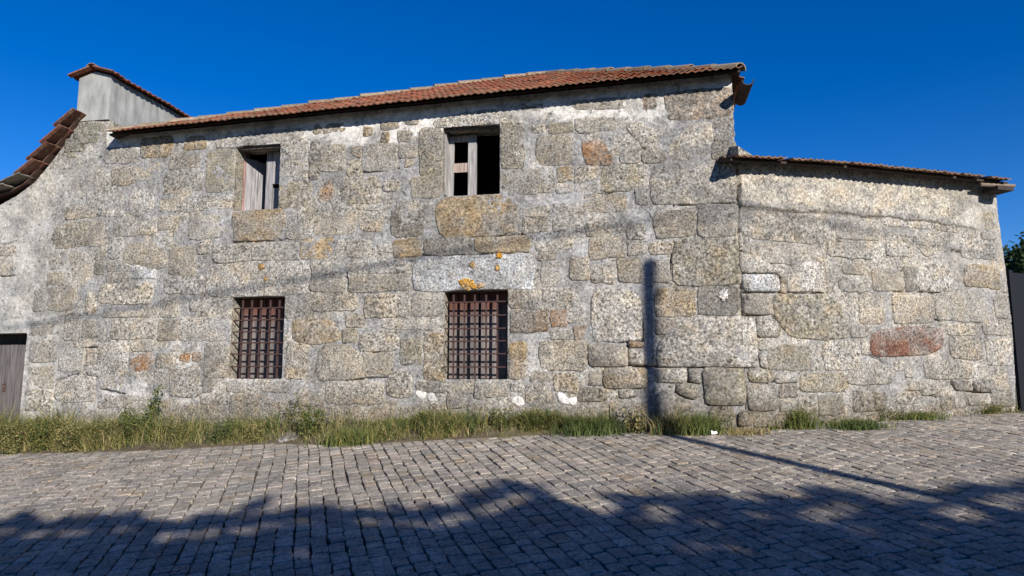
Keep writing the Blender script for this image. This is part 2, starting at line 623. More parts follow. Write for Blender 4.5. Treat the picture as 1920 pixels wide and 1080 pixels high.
CRACKS = [
    (.024, .09, [(1384, 318), (1384, 400), (1386, 450), (1389, 520), (1391, 592)]),
    (.013, .06, [(1385, 425), (1394, 440), (1398, 462), (1385, 468), (1400, 476), (1425, 487), (1450, 498), (1458, 508), (1460, 515)]),
    (.013, .05, [(1390, 513), (1430, 511), (1460, 514)]), (.012, .05, [(1391, 548), (1430, 549), (1475, 548), (1510, 550), (1553, 549)]),
    (.011, .04, [(1517, 492), (1530, 486), (1545, 500), (1551, 525)]),
    (.013, .05, [(1386, 592), (1415, 591), (1447, 589), (1452, 594), (1464, 614)]),
    (.013, .05, [(1160, 642), (1204, 641)]), (.013, .05, [(1232, 687), (1300, 688), (1420, 690)]), (.013, .06, [(1397, 690), (1399, 788)]),
    (.016, .06, [(1176, 648), (1177, 684), (1206, 688), (1232, 687)]), (.013, .05, [(1450, 700), (1449, 718), (1440, 720)]),
    (.012, .05, [(1750, 551), (1751, 598), (1766, 602)]), (.012, .05, [(1722, 547), (1765, 548)]), (.012, .04, [(1678, 548), (1692, 549)]),
    (.014, .05, [(1629, 658), (1632, 668), (1648, 672), (1656, 684)]), (.012, .05, [(1543, 652), (1544, 675)]),
    (.011, .04, [(1500, 410), (1525, 416), (1547, 432), (1548, 450)]), (.011, .04, [(1424, 650), (1437, 672)]),
    (.012, .05, [(100, 432), (122, 412), (150, 409), (186, 404)]), (.013, .05, [(159, 654), (158, 680), (149, 693)]),
    (.012, .05, [(143, 652), (180, 651)]), (.011, .04, [(138, 646), (158, 635), (180, 632)]), (.012, .05, [(101, 748), (105, 715), (130, 707), (147, 700)]),
    (.012, .05, [(155, 704), (182, 707)]), (.018, .06, [(189, 728), (205, 733), (232, 739)]), (.012, .05, [(119, 600), (124, 592), (138, 588)]),
    (.013, .05, [(700, 660), (718, 660)]), (.013, .05, [(648, 714), (690, 709), (735, 707)]), (.011, .04, [(676, 324), (710, 321), (748, 316)]),
    (.014, .06, [(1784, 716), (1790, 724), (1820, 735), (1850, 738)]), (.012, .05, [(1784, 467), (1806, 473), (1830, 475)]),
    (.011, .04, [(1095, 368), (1128, 362), (1150, 361)]), (.011, .04, [(1262, 386), (1318, 381), (1383, 381)]), (.012, .05, [(1102, 650), (1104, 680), (1112, 688)]),
    (.011, .04, [(30, 452), (24, 455), (0, 460)]), (.011, .04, [(0, 518), (26, 517)]), (.012, .04, [(45, 737), (60, 741)]),
    (.011, .04, [(575, 262), (578, 340)]), (.011, .04, [(297, 605), (295, 640)]), (.011, .04, [(1195, 560), (1204, 600), (1205, 640)]),
    (.012, .05, [(1288, 692), (1289, 716), (1300, 719)]), (.012, .05, [(1267, 722), (1270, 738), (1300, 748)]), (.012, .04, [(889, 714), (888, 745)]),
    (.014, .05, [(1700, 733), (1735, 738), (1760, 745)]), (.012, .05, [(1262, 455), (1256, 500), (1250, 530)]), (.011, .04, [(775, 478), (880, 478), (990, 473)]),
    (.011, .04, [(397, 494), (470, 490), (560, 488)]), (.012, .05, [(650, 512), (652, 548), (668, 548)]), (.011, .04, [(581, 488), (581, 545)]),
    (.011, .04, [(820, 446), (890, 443), (985, 440)]), (.012, .04, [(435, 454), (500, 452), (534, 450)]),
]


def seg_dist(S, z, pts):
    d = np.full(S.shape, 9.0)
    for (a, b) in zip(pts[:-1], pts[1:]):
        ax, ay = a; bx, by = b
        L2 = (bx - ax) ** 2 + (by - ay) ** 2 + 1e-12
        t = np.clip(((S - ax) * (bx - ax) + (z - ay) * (by - ay)) / L2, 0, 1)
        d = np.minimum(d, np.hypot(S - ax - t * (bx - ax), z - ay - t * (by - ay)))
    return d


CR = []
for w, dep, pts in CRACKS:
    s_, z_ = SZ(np.array([p[0] for p in pts], float), np.array([p[1] for p in pts], float))
    CR.append((w, dep, list(zip(s_, z_))))


def relief(S, z, u, v):
    open_ = np.maximum(smooth(u, 1080, 1180) * smooth(v, 590, 650), smooth(u, 1386, 1392) * smooth(v, 440, 500)) 
    off = -0.0015 - .008 * open_ + 0.015 * (fbm(S, z, 1.7, 3, 14) - .5) * (1 - open_) + 0.012 * (fbm(S, z, 5.0, 4, 11) - .5) + 0.012 * (fbm(S, z, 22.0, 3, 12) - .5) + 0.008 * (fbm(S, z, 0.8, 2, 13) - .5)
    led = np.interp(u, [1385, 1480, 1580, 1700, 1800, 1870], [388, 396, 402, 412, 425, 440]) + 8 * (fbm(S, z, 6, 3, 5) - .5)
    off = off + np.where(u > 1386, 0.035 * smooth(led - v, -3, 3) * smooth(1850 - u, 0, 30), 0)
    for w, dep, pts in CR:
        xs_ = [p[0] for p in pts]; zs_ = [p[1] for p in pts]
        m = (S > min(xs_) - .06) & (S < max(xs_) + .06) & (z > min(zs_) - .06) & (z < max(zs_) + .06)
        if m.any():
            ww = w * (0.75 + 0.7 * fbm(S[m], z[m], 12.0, 2, 21)) + 0.008 * (fbm(S[m], z[m], 40.0, 2, 22) - .5)
            d = seg_dist(S[m] + 0.02 * (fbm(S[m], z[m], 9, 3, 31) - .5), z[m] + 0.02 * (fbm(S[m], z[m], 9, 3, 32) - .5), pts)
            off[m] -= dep * (1 - smooth(d, ww * .55, ww * 1.15))
    return off


def wall_grid(parent, S0f, S1f, ztopf, zbotf, opens, step=0.0135):
    s_a, s_b = float(np.min(S0f(np.array([1.0, 4.0])))), float(np.max(S1f(np.array([0.5, 4.0]))))
    ns = int((s_b - s_a) / step) + 1
    sm_ = np.linspace(s_a, s_b, ns)
    hmax = float(np.max(ztopf(sm_) - zbotf(sm_)))
    nz = int(hmax / step) + 1
    f, g = np.meshgrid(np.linspace(0, 1, ns), np.linspace(0, 1, nz))
    S = s_a + f * (s_b - s_a)
    z = zbotf(S) + g * (ztopf(S) - zbotf(S))
    S = S0f(z) + f * (S1f(z) - S0f(z))
    inside = np.zeros(S.shape, bool)
    for (a, b, c, d) in opens:
        i_ = (S > a) & (S < b) & (z > c) & (z < d)
        dl, dr, db, dt = S - a, b - S, z - c, d - z
        mn = np.minimum(np.minimum(dl, dr), np.minimum(db, dt))
        edge = i_ & (mn < step * .8)
        S = np.where(edge & (mn == dl), a, S); S = np.where(edge & (mn == dr), b, S)
        z = np.where(edge & (mn == db), c, z); z = np.where(edge & (mn == dt), d, z)
        inside |= i_ & ~edge
    P = wall(S, z, 0.0)
    u, v = project(P)
    off = relief(S, z, u, v)
    P = wall(S, z, off)
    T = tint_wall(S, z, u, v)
    idx = np.arange(nz - 1)[:, None] * ns + np.arange(ns - 1)[None, :]
    bad = inside[:-1, :-1] | inside[1:, :-1] | inside[:-1, 1:] | inside[1:, 1:]
    F = np.stack([idx, idx + 1, idx + ns + 1, idx + ns], -1)[~bad]
    return make("wall", P.reshape(-1, 3), F, M_STONE, parent, T.reshape(-1, 4), True)


def px_top(us, vs):
    s_, z_ = SZ(np.array(us, float), np.array(vs, float))
    return lambda S: np.interp(S, s_, z_)


def gz_wall(S):
    p = wall(S, 0.0)
    return verge_z(p[..., 0], p[..., 1]) - 0.3


mu = np.linspace(186, 1388, 40)
TOP_M = px_top(mu, EAVE(mu) + 5)
TOP_L = px_top(LV_U, LV_V)
TOP_A = px_top(AEAVE_U, np.array(AEAVE_V) + 4)
END_S, END_Z = SZ(np.array([1866, 1871, 1878, 1886, 1897, 1904, 1906], float), np.array([330, 400, 450, 500, 600, 700, 800], float))
END = lambda z: np.interp(z, END_Z[::-1], END_S[::-1])
const = lambda c: (lambda z: np.full(np.shape(z), c))
S_FAR = float(SZ(-300, 560)[0])
wall_grid(house, const(S_L), const(SC), TOP_M, gz_wall, [OPEN[k] for k in ('ul', 'ur', 'll', 'lr')])
wall_grid(lefth, const(S_FAR), const(S_L), TOP_L, gz_wall, [OPEN['door']])
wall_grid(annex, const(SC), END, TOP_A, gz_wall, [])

# ------------------------------------------------------------------ the stones, one by one
COL = {
    'g': (.272, .262, .238), 'w': (.335, .325, .302), 't': (.29, .262, .215), 'o': (.262, .205, .13), 'r': (.25, .145, .075),
    'k': (.20, .148, .10), 'R': (.175, .09, .063), 'b': (.39, .40, .408), 'd': (.18, .17, .15), 'W': (.70, .69, .67),
    'p': (.31, .287, .245), 'm': (.215, .21, .16), 'n': (.243, .222, .172),
}
STONES = """
o 264 257 325 295|o 345 258 386 281|g 197 276 256 308|t 254 308 299 342|t 210 312 254 348|t 317 290 376 318|t 308 322 334 366|t 324 344 361 368
g 361 322 380 358|n 388 281 440 360|w 332 366 440 396|w 241 403 243 360 255 351 275 352 289 368 288 392 262 404|w 191 364 235 407|t 298 373 328 397|w 212 410 258 444
t 298 405 335 431|g 354 403 412 450|w 404 262 440 256 500 248 560 241 572 245 565 258 524 265 440 276 405 279|g 525 258 576 338|t 525 340 583 389
o 435 397 480 395 534 391 536 430 520 448 437 453|t 580 262 600 340|t 600 272 646 320|o 589 233 648 251|r 597 378 597 360 612 337 623 338 624 360 620 378 605 382
o 680 238 700 255|t 715 228 745 243|t 760 225 783 235|o 714 249 730 268|o 747 246 772 266|o 657 273 677 292|g 678 271 746 320|t 760 296 774 311
n 788 238 829 330|t 771 330 830 371|t 638 331 713 382|g 718 338 754 358|w 667 382 715 392|g 742 373 790 395
w 808 236 822 220 870 212 940 204 957 207 957 222 937 231 830 241|n 939 232 983 318|g 939 318 1010 364
o 816 385 835 371 938 364 955 368 970 387 973 415 965 435 925 443 830 446 818 425|t 996 231 1020 248|t 1004 255 1072 312|t 978 196 1022 209
p 1065 192 1100 188 1180 180 1178 205 1130 205 1080 206|r 1204 175 1233 203|p 1078 220 1155 248|r 1092 265 1120 261 1135 268 1145 290 1152 308 1140 311 1100 308 1092 290
p 1175 235 1200 230 1235 245 1235 265 1222 281 1205 278 1195 262 1178 248|o 1044 314 1076 340|t 1078 314 1117 340|n 1128 312 1194 358|g 995 314 1040 360|g 1163 287 1200 306
k 1245 182 1250 176 1290 168 1374 165 1376 215 1330 222 1270 227 1250 222|p 1253 285 1262 258 1290 240 1300 228 1335 230 1337 260 1322 290 1310 300 1275 302 1255 298
g 1338 219 1377 265|d 1333 267 1381 300|g 1218 330 1240 312 1290 305 1377 303 1382 376 1300 383 1222 382
t 1227 396 1302 446|g 1312 384 1383 442|p 1178 418 1208 448|t 1220 455 1260 476|n 1262 458 1270 450 1384 446 1389 500 1389 533 1300 536 1262 533
t 230 490 236 462 262 453 290 455 305 468 315 478 313 500 290 505 255 497|t 317 462 366 512|b 245 497 292 522|p 185 530 284 570|w 308 515 381 550
w 386 497 500 490 580 489 580 550 531 553 400 558 386 550|w 356 563 393 585|p 190 583 280 594|p 397 456 470 492|g 473 454 558 488|o 562 447 624 486
g 536 402 585 447|t 593 404 669 440|p 583 487 641 521|t 582 523 646 548|t 674 406 719 434|d 733 394 795 445|p 630 449 695 483|o 737 449 788 482
d 793 447 884 477|o 889 443 995 473|g 708 458 735 473|g 654 489 767 512|t 653 514 770 548
b 773 490 800 482 900 479 990 475 1000 481 1002 520 995 538 952 542 832 546 800 546 775 545|t 585 549 668 584|t 683 549 748 595|g 771 549 830 593|g 749 556 769 595
p 982 388 1032 406|t 980 408 1026 436|t 1091 364 1172 398|g 1082 343 1128 362|g 1190 350 1216 384|t 1098 417 1147 445|t 1106 447 1175 486|w 1006 437 1076 469|t 1008 471 1043 488
t 1068 484 1105 526|g 1108 495 1150 530|t 1157 484 1205 528|g 1222 488 1255 530|g 1012 490 1046 537|b 970 518 1000 541|t 953 543 988 580|g 990 545 1015 580
w 1016 541 1076 566|k 955 582 1030 622|r 1033 580 1061 612|w 1063 568 1084 604|r 1076 612 1098 638
w 1112 548 1135 537 1190 545 1202 565 1204 638 1150 641 1112 640 1108 600|t 1012 638 1100 692|o 1229 541 1306 594|d 1308 538 1388 591|k 1228 600 1262 626
w+ 1230 682 1234 642 1264 614 1278 601 1300 596 1412 595 1416 600 1421 688 1300 687 1232 686|o+ 1131 690 1213 727|g+ 1179 656 1208 685|k+ 1180 644 1206 652|t+ 1105 648 1175 686
g+ 1228 692 1286 717|d+ 1291 691 1315 717|n+ 1268 727 1275 720 1308 720 1312 735 1305 748 1290 746 1268 737|n+ 1319 692 1396 760|d+ 1230 740 1250 730 1300 758 1300 765 1240 790 1230 770|g 1160 728 1195 745
g 534 555 582 595|o 546 602 560 597 610 596 628 605 638 625 635 640 600 645 550 640|t 534 646 574 709|t 594 670 602 650 625 646 655 648 675 665 690 690 688 706 640 712 600 714 594 700
t 648 588 683 614|p 676 623 748 659|t 680 663 738 700|w 717 598 831 621|o 793 624 832 712|p 722 720 735 698 755 693 772 705 776 725 765 745 740 745 725 740
d 780 716 836 735|p 610 717 718 757|g 840 713 888 738|g 891 716 905 747|w 907 716 950 744|W 779 738 782 729 788 726 799 735 798 746 788 747|W 802 747 804 738 812 735 816 743 821 751 806 752|w 838 738 873 765
o 956 642 988 712|t 995 698 1027 717|g 985 719 1033 755|t 1040 697 1082 735|W 959 752 962 746 972 742 981 748 983 758 970 761|W 1045 738 1053 734 1065 748 1080 744 1082 752 1075 760 1060 758 1048 755
n 1086 728 1140 752|g 1104 697 1129 724|w 957 718 981 735
p 208 596 295 636|t 298 598 334 638|w 336 594 432 640|p 382 644 432 708|g 407 564 430 590|r 241 692 245 675 262 663 285 660 290 675 285 692 265 695|r 337 663 356 677|r 360 661 378 676
w 181 643 238 704|w 110 653 157 696|w 161 656 179 704|g 121 594 152 638|w 142 636 178 650|w 102 745 104 722 111 714 136 705 150 704 179 708 178 755 110 753|p 184 709 236 726|p 182 741 235 765
t 90 538 138 582|t 122 385 183 409|n 97 455 100 434 121 420 164 413 165 460 130 466 102 470|t 167 413 195 462|p 129 480 140 469 160 470 172 490 176 510 168 530 150 532 136 520|t 88 509 128 535
p 0 461 28 478|w -30 481 26 515|t 161 547 182 590|n 178 470 195 515|m 147 230 165 242|m 139 243 164 259|m 122 263 142 284|m 142 255 166 269|m 140 273 160 284|m 147 226 168 234|m 167 231 189 243|m 165 244 186 256|m 161 258 184 269|m 124 286 142 297|g 165 358 193 390
g 316 690 375 745|d 378 709 400 736|w 463 713 543 735|w 424 713 460 734|w 288 692 315 727|p 232 742 290 765|g 62 545 86 585
g+ 1386 473 1394 473 1440 493 1457 505 1458 511 1388 511|b+ 1393 516 1459 546|t+ 1462 515 1474 530|o+ 1461 532 1473 547|w 1477 546 1477 510 1490 496 1530 488 1544 500 1550 525 1551 546
p 1402 398 1546 452|g 1410 458 1525 494|b 1548 396 1560 378 1572 375 1576 388 1570 397|g 1567 409 1652 450|g 1660 437 1714 480|w 1657 414 1751 427|p 1715 442 1740 433 1770 441 1770 465 1745 480 1735 480 1718 460
b 1698 400 1702 375 1712 366 1742 368 1742 378 1735 398 1725 410 1708 407|b 1748 400 1752 388 1770 384 1777 388 1776 405 1770 413 1755 408|p 1648 385 1690 405|p 1580 375 1605 393|t 1753 418 1797 435
w 1722 545 1727 510 1745 495 1765 492 1780 505 1787 525 1786 545|t 1580 495 1620 515|t 1635 505 1694 546|d 1697 500 1720 544|g 1574 522 1632 546|o 1808 497 1874 540|g 1803 421 1836 447
t+ 1394 551 1446 589|g+ 1417 594 1440 593 1455 601 1463 616 1461 631 1420 632|n 1450 551 1482 551 1490 556 1550 551 1575 575 1585 600 1595 634 1530 636 1480 630 1465 610 1452 585|g+ 1425 661 1436 688
n 1439 650 1518 694|w 1545 639 1612 692|n+ 1401 693 1440 693 1449 701 1448 714 1440 718 1405 716|w+ 1455 699 1495 717|n 1498 700 1585 735|d+ 1401 723 1458 768|g 1520 646 1541 694|w 1423 638 1460 657|d 1460 723 1495 745
t 1675 552 1749 605|g 1755 552 1848 603|t 1612 553 1658 605|R 1632 663 1633 632 1640 621 1670 616 1720 611 1762 613 1772 630 1769 650 1750 664 1680 667 1650 669|p 1615 637 1629 667
g 1586 720 1591 695 1620 677 1645 675 1655 685 1675 691 1682 702 1670 718 1620 722|w 1678 676 1697 693|g 1697 689 1712 707|g 1733 676 1829 711|t 1780 632 1842 672|w 1850 632 1898 686|g 1842 601 1894 628|g 1866 555 1890 597
g 1703 712 1735 730|d+ 1788 716 1820 732|d+ 1824 714 1861 734|w 1816 738 1857 760|g 1790 740 1814 765|d 1765 743 1788 768|g 1681 734 1725 755|g 1761 728 1781 742|g 1729 730 1757 742|d 1860 736 1900 760|g 1866 690 1888 711
d 1498 739 1530 775|d 1536 741 1580 780|d 1600 736 1660 770|k+ 1381 771 1410 798|d 1412 772 1450 800|n 1330 765 1376 790
"""


def chaikin(P, f=.14):
    Q = np.roll(P, -1, 0)
    return np.stack([P * (1 - f) + Q * f, P * f + Q * (1 - f)], 1).reshape(-1, 2)


BOXES = []


def resample(P, n):
    Q = np.vstack([P, P[:1]])
    d = np.r_[0, np.cumsum(np.hypot(*np.diff(Q, axis=0).T))]
    t = np.linspace(0, d[-1], n, endpoint=False)
    return np.stack([np.interp(t, d, Q[:, 0]), np.interp(t, d, Q[:, 1])], 1)


def inset(P, d):
    c = (P.max(0) + P.min(0)) / 2
    h = np.maximum((P.max(0) - P.min(0)) / 2, 0.02)
    return c + (P - c) * np.clip(1 - d / h, 0.05, 2)


def in_open(S, z):
    for k in ('ul', 'ur', 'll', 'lr', 'door'):
        a, b, c, d = OPEN[k]
        ins = (S > a) & (S < b) & (z > c) & (z < d)
        mn = np.stack([S - a, b - S, z - c, d - z])
        w = mn.argmin(0)
        S = np.where(ins & (w == 0), a, S); S = np.where(ins & (w == 1), b, S)
        z = np.where(ins & (w == 2), c, z); z = np.where(ins & (w == 3), d, z)
    return S, z


def stone(code, nums, name="stone"):
    proud = '+' in code
    code = code[0]
    if len(nums) == 4:
        s0, s1, z0, z1 = rect(*nums)
        P = np.array([(s0, z0), (s1, z0), (s1, z1), (s0, z1)])
        P = P + rng.normal(0, 0.011, P.shape)
    else:
        uv = np.array(nums, float).reshape(-1, 2)
        s_, z_ = SZ(uv[:, 0], uv[:, 1])
        P = np.stack([s_, z_], 1)
    P = chaikin(chaikin(P, .075), .2)
    BOXES.append((P[:, 0].min(), P[:, 0].max(), P[:, 1].min(), P[:, 1].max()))
    size = min(np.ptp(P[:, 0]), np.ptp(P[:, 1]))
    n = 28 if size > 0.2 else 18
    P = resample(P, n)
    am = 0.006 if proud else 0.018 * min(1, size / .25)
    jit = np.stack([fbm(P[:, 0], P[:, 1], 14, 3, 41), fbm(P[:, 0], P[:, 1], 14, 3, 42)], 1) - .5
    P = P + jit * am * 2.4
    h = rng.uniform(0.022, 0.035) if proud else rng.uniform(0.003, 0.008)
    V, F = [], []
    for d, o in ((-0.016, -0.045), (-0.006, h * .3), (0.006 if proud else 0.011, h * .9)):
        Q = inset(P, d)
        S_, z_ = in_open(Q[:, 0], Q[:, 1])
        oo = o + (0.006 * (fbm(S_, z_, 20, 2, 43) - .5) if o > 0 else 0)
        V.append(wall(S_, z_, oo))
    c = P.mean(0)
    V.append(wall(c[0], c[1], h * 1.05)[None])
    V = np.concatenate(V)
    for r in range(2):
        for k in range(n):
            a, b = r * n + k, r * n + (k + 1) % n
            F.append((a, b, b + n, a + n))
    F += [(2 * n + k, 2 * n + (k + 1) % n, 3 * n) for k in range(n)]
    t = np.array(COL[code]) * rng.uniform(0.86, 1.14)
    alpha = 0.35 if code == 'W' else rng.uniform(.75, 1.15)
    u_, v_ = project(V)
    q = smooth(fbm(u_ * .03, v_ * .03, 1.0, 3, 71 + int(rng.integers(9))), .42, .62)[:, None] * (.0 if code in 'Wb' else .6)
    T = t * (1 - q) + np.array(COL['g' if code in 'orRkp' else ('p' if code in 'gw' else 'd')]) * q
    base = np.interp(u_, [0, 200, 420, 700, 900, 1200, 1400, 1700, 1920], [795, 765, 722, 728, 728, 728, 735, 722, 722])
    q2 = (smooth(v_ + 70 * (fbm(u_ * .02, v_ * .02, 1.0, 3, 95) - .5), base, base + 45) * (.0 if code == 'W' else .68))[:, None]
    T = T * (1 - q2) + np.array((.135, .115, .085)) * q2
    return make(name, V, F, M_STONE, WHO(c[0]), np.concatenate([T, np.full((len(T), 1), alpha)], 1), True)


for item in STONES.replace("\n", "|").split("|"):
    p = item.split()
    if p:
        stone(p[0], [float(x) for x in p[1:]])


def fill(parent, S0, S1, zlo, zhi, count, codes):
    # the remaining stones between the big ones: rectangles grown into the free face of the wall
    cs = .02
    nx, nz = int((S1 - S0) / cs), int((zhi - zlo) / cs)
    occ = np.zeros((nx, nz), bool)
    for q in BOXES + [tuple(v) for v in OPEN.values()]:
        i0, i1 = int((q[0] - S0) / cs - .3), int((q[1] - S0) / cs + 1.3)
        j0, j1 = int((q[2] - zlo) / cs - .3), int((q[3] - zlo) / cs + 1.3)
        occ[max(i0, 0):max(i1, 0), max(j0, 0):max(j1, 0)] = True
    topf = TOP_M if parent is house else TOP_L if parent is lefth else TOP_A
    for i in range(nx):
        occ[i, max(0, int((float(topf(S0 + i * cs)) - .42 - zlo) / cs)):] = True
    done = 0
    for _ in range(5000):
        if done >= count:
            break
        i, j = rng.integers(nx), rng.integers(nz)
        if occ[i, j]:
            continue
        i0, i1, j0, j1 = i, i + 1, j, j + 1
        mw, mh = rng.integers(16, 38), rng.integers(10, 19)
        grown = True
        while grown:
            grown = False
            if i1 - i0 < mw and i1 < nx and not occ[i1, j0:j1].any(): i1 += 1; grown = True
            if i1 - i0 < mw and i0 > 0 and not occ[i0 - 1, j0:j1].any(): i0 -= 1; grown = True
            if j1 - j0 < mh and j1 < nz and not occ[i0:i1, j1].any(): j1 += 1; grown = True
            if j1 - j0 < mh and j0 > 0 and not occ[i0:i1, j0 - 1].any(): j0 -= 1; grown = True
        occ[i0:i1, j0:j1] = True
        if i1 - i0 < 11 or j1 - j0 < 7:
            continue
        g_ = .006
        b0, b1, b2, b3 = S0 + i0 * cs + g_, S0 + i1 * cs - g_, zlo + j0 * cs + g_, zlo + j1 * cs - g_
        uv = project(wall(np.array([b0, b1, b1, b0]), np.array([b2, b2, b3, b3]) + rng.normal(0, .006, 4), 0.0))
        stone(codes[rng.integers(len(codes))], np.stack(uv, 1).ravel().tolist())
        done += 1


fill(house, S_L + .05, SC - .03, 1.05, 5.2, 125, "ggtgpwnwg")
fill(annex, SC + .03, float(END(np.array(2.0))) - .12, 1.0, 4.6, 80, "ggtgwng")
fill(lefth, float(SZ(60, 600)[0]), S_L - .03, 1.2, 3.9, 18, "gtpw")


def patch(u0, v0, u1, v1, col, name, holes=0, lift=0.012):
    """a crust of lichen or paint on the stone"""
    s0, s1, z0, z1 = rect(u0, v0, u1, v1)
    n = 40
    a = np.linspace(0, 2 * np.pi, n, endpoint=False)
    rr = 0.35 + 1.3 * fbm(np.cos(a) * 2.5 + u0, np.sin(a) * 2.5 + v0, 1.6, 4, 51)
    S_ = (s0 + s1) / 2 + np.cos(a) * rr * (s1 - s0) / 2
    z_ = (z0 + z1) / 2 + np.sin(a) * rr * (z1 - z0) / 2
    S2, z2 = (s0 + s1) / 2 + (S_ - (s0 + s1) / 2) * .8, (z0 + z1) / 2 + (z_ - (z0 + z1) / 2) * .8
    V = np.concatenate([wall(S_, z_, lift), wall(S2, z2, lift + .006), wall((s0 + s1) / 2, (z0 + z1) / 2, lift + .007)[None]])
    F = [(k, (k + 1) % n, n + (k + 1) % n, n + k) for k in range(n)] + [(n + k, n + (k + 1) % n, 2 * n) for k in range(n)]
    make(name, V, F, M_STONE, WHO((s0 + s1) / 2), np.concatenate([np.array(col) * (.55 + .9 * rng.random((len(V), 1))), np.ones((len(V), 1))], 1), True)


for q_ in ((862, 522, 889, 543), (882, 532, 897, 542), (894, 530, 909, 540), (881, 491, 891, 503), (928, 497, 938, 508), (931, 474, 942, 484), (485, 494, 497, 507), (496, 518, 503, 527)):
    patch(*q_, (.42, .22, .025), "lichen", lift=0.017)
patch(1349, 543, 1366, 561, (.78, .77, .74), "lime_splash", lift=.017)
patch(1352, 556, 1360, 566, (.78, .77, .74), "lime_splash", lift=.017)


# ------------------------------------------------------------------ openings
def W3(S, z, depth):
    return tuple(wall(S, z, -depth))


def reveal(key, depth, parent, tint=(.29, .27, .225, 1)):
    a, b, c, d = OPEN[key]
    mb = MB()
    e = 0.05
    for (x0, x1, y0, y1) in ((a - e, a, c - e, d + e), (b, b + e, c - e, d + e), (a, b, c - e, c), (a, b, d, d + e)):
        mb.hexa(W3, x0, x1, y0, y1, 0.012, depth)
    mb.build("window_reveal", M_STONE, parent, tint)


def planks(parent, name, S0, S1, z0, z1, depth, n, thick=0.025, tint0=(.42, .40, .39), red_top=0.0, sub="plank"):
    """closed leaf: boards side by side; the backing rail is the part, boards its pieces"""
    mb = MB()
    for zc in (z0 + (z1 - z0) * .2, z0 + (z1 - z0) * .8):
        mb.hexa(W3, S0 + .01, S1 - .01, zc - .035, zc + .035, depth + thick + .001, depth + thick + .03)
    leaf = mb.build(name, M_WOOD, parent, tint0)
    e = np.linspace(S0, S1, n + 1)
    for k in range(n):
        g = 0.003
        zs_ = np.linspace(z0 + random.uniform(0, .012), z1 - random.uniform(0, .008), 7)
        V, T = [], []
        dj = depth + random.uniform(-.004, .004)
        tone = random.uniform(.8, 1.15)
        for zz in zs_:
            for (x, dd) in ((e[k] + g, dj), (e[k + 1] - g, dj), (e[k + 1] - g, dj + thick), (e[k] + g, dj + thick)):
                V.append(W3(x, zz, dd))
                f = (zz - z0) / (z1 - z0)
                r = np.clip((f - (1 - red_top) + random.uniform(-.08, .08)) / .2, 0, 1) if red_top else 0
                T.append(np.array(tint0) * tone * (1 - r) + np.array((.13, .055, .042)) * r)
        F = []
        for j in range(len(zs_) - 1):
            for i in range(4):
                a_, b_ = j * 4 + i, j * 4 + (i + 1) % 4
                F.append((a_, b_, b_ + 4, a_ + 4))
        F += [(3, 2, 1, 0), tuple(len(V) - 4 + i for i in range(4))]
        make(sub, V, F, M_WOOD, leaf, np.array(T))
    return leaf


def grille(key, us, vs, u_ends, v_ends):
    a, b, c, d = OPEN[key]
    dep = 0.072
    off = lambda u, v: SZ_at(u, v, dep)
    mb = MB()
    root = None
    z_lo = c - 0.02
    for n_, u in enumerate(us):
        s_, _ = off(u, (v_ends[0] + v_ends[1]) / 2)
        _, zt = off(u, v_ends[0])
        mb = MB().tube([W3(s_, z_lo, dep), W3(s_, (z_lo + zt) / 2, dep - .002), W3(s_ + random.uniform(-.004, .004), zt, dep)], 0.0165, 4)
        if root is None:
            root = empty_part("window_grille", house, wall(s_, c))
        mb.build("bar", M_IRON, root, (.05, .027, .024))
    for v in vs:
        _, z_ = off((us[0] + us[-1]) / 2, v)
        mb = MB()
        mb.tube([W3(a - 0.03, z_ + random.uniform(-.004, .004), dep - .018), W3(b + 0.03, z_ + random.uniform(-.004, .004), dep - .024)], 0.0125, 4)
        mb.build("crossbar", M_IRON, root, (.055, .03, .026))


def SZ_at(u, v, dep):
    p = hit(np.array(float(u)), np.array(float(v)), O1 - N1 * dep, N1)
    return float((p - O1) @ E1), float(p[2])


def empty_part(name, parent, loc):
    o = bpy.data.objects.new(name, None)
    scene.collection.objects.link(o)
    o.parent = parent
    o.matrix_parent_inverse = parent_inv(parent)
    o.location = loc
    o.empty_display_size = .1
    return o


for k_, dep in (('ul', .42), ('ur', .42), ('ll', .42), ('lr', .42)):
    reveal(k_, dep, house)
reveal('door', .30, lefth, (.42, .40, .36, .8))

grille('ll', (453, 470, 487, 504.5, 522), (578, 600, 622, 643, 664, 687), None, (563, 710))
grille('lr', (850.5, 870.5, 890.5, 911.5, 932.5), (567, 592, 616, 640, 664, 688), None, (553, 712))
for k_ in ('ll', 'lr'):
    a, b, c, d = OPEN[k_]
    m_ = (a + b) / 2
    planks(house, "shutter", a + .004, m_ - .004, c + .004, d - .004, .215, 3, tint0=(.185, .162, .155), red_top=.36)
    planks(house, "shutter", m_ + .004, b - .004, c + .004, d - .004, .215, 3, tint0=(.185, .162, .155), red_top=.36)

# upper left window: one leaf ajar inwards, the other closed with a broken corner
a, b, c, d = OPEN['ul']
m_ = a + (b - a) * .50
hingeS, hd = a + .012, .25
ang = math.radians(58)


def leaf_pt(x, z, dd):
    return tuple(wall(hingeS + x * math.cos(ang) + dd * math.sin(ang), z, -(hd + x * math.sin(ang) - dd * math.cos(ang) + .0)))


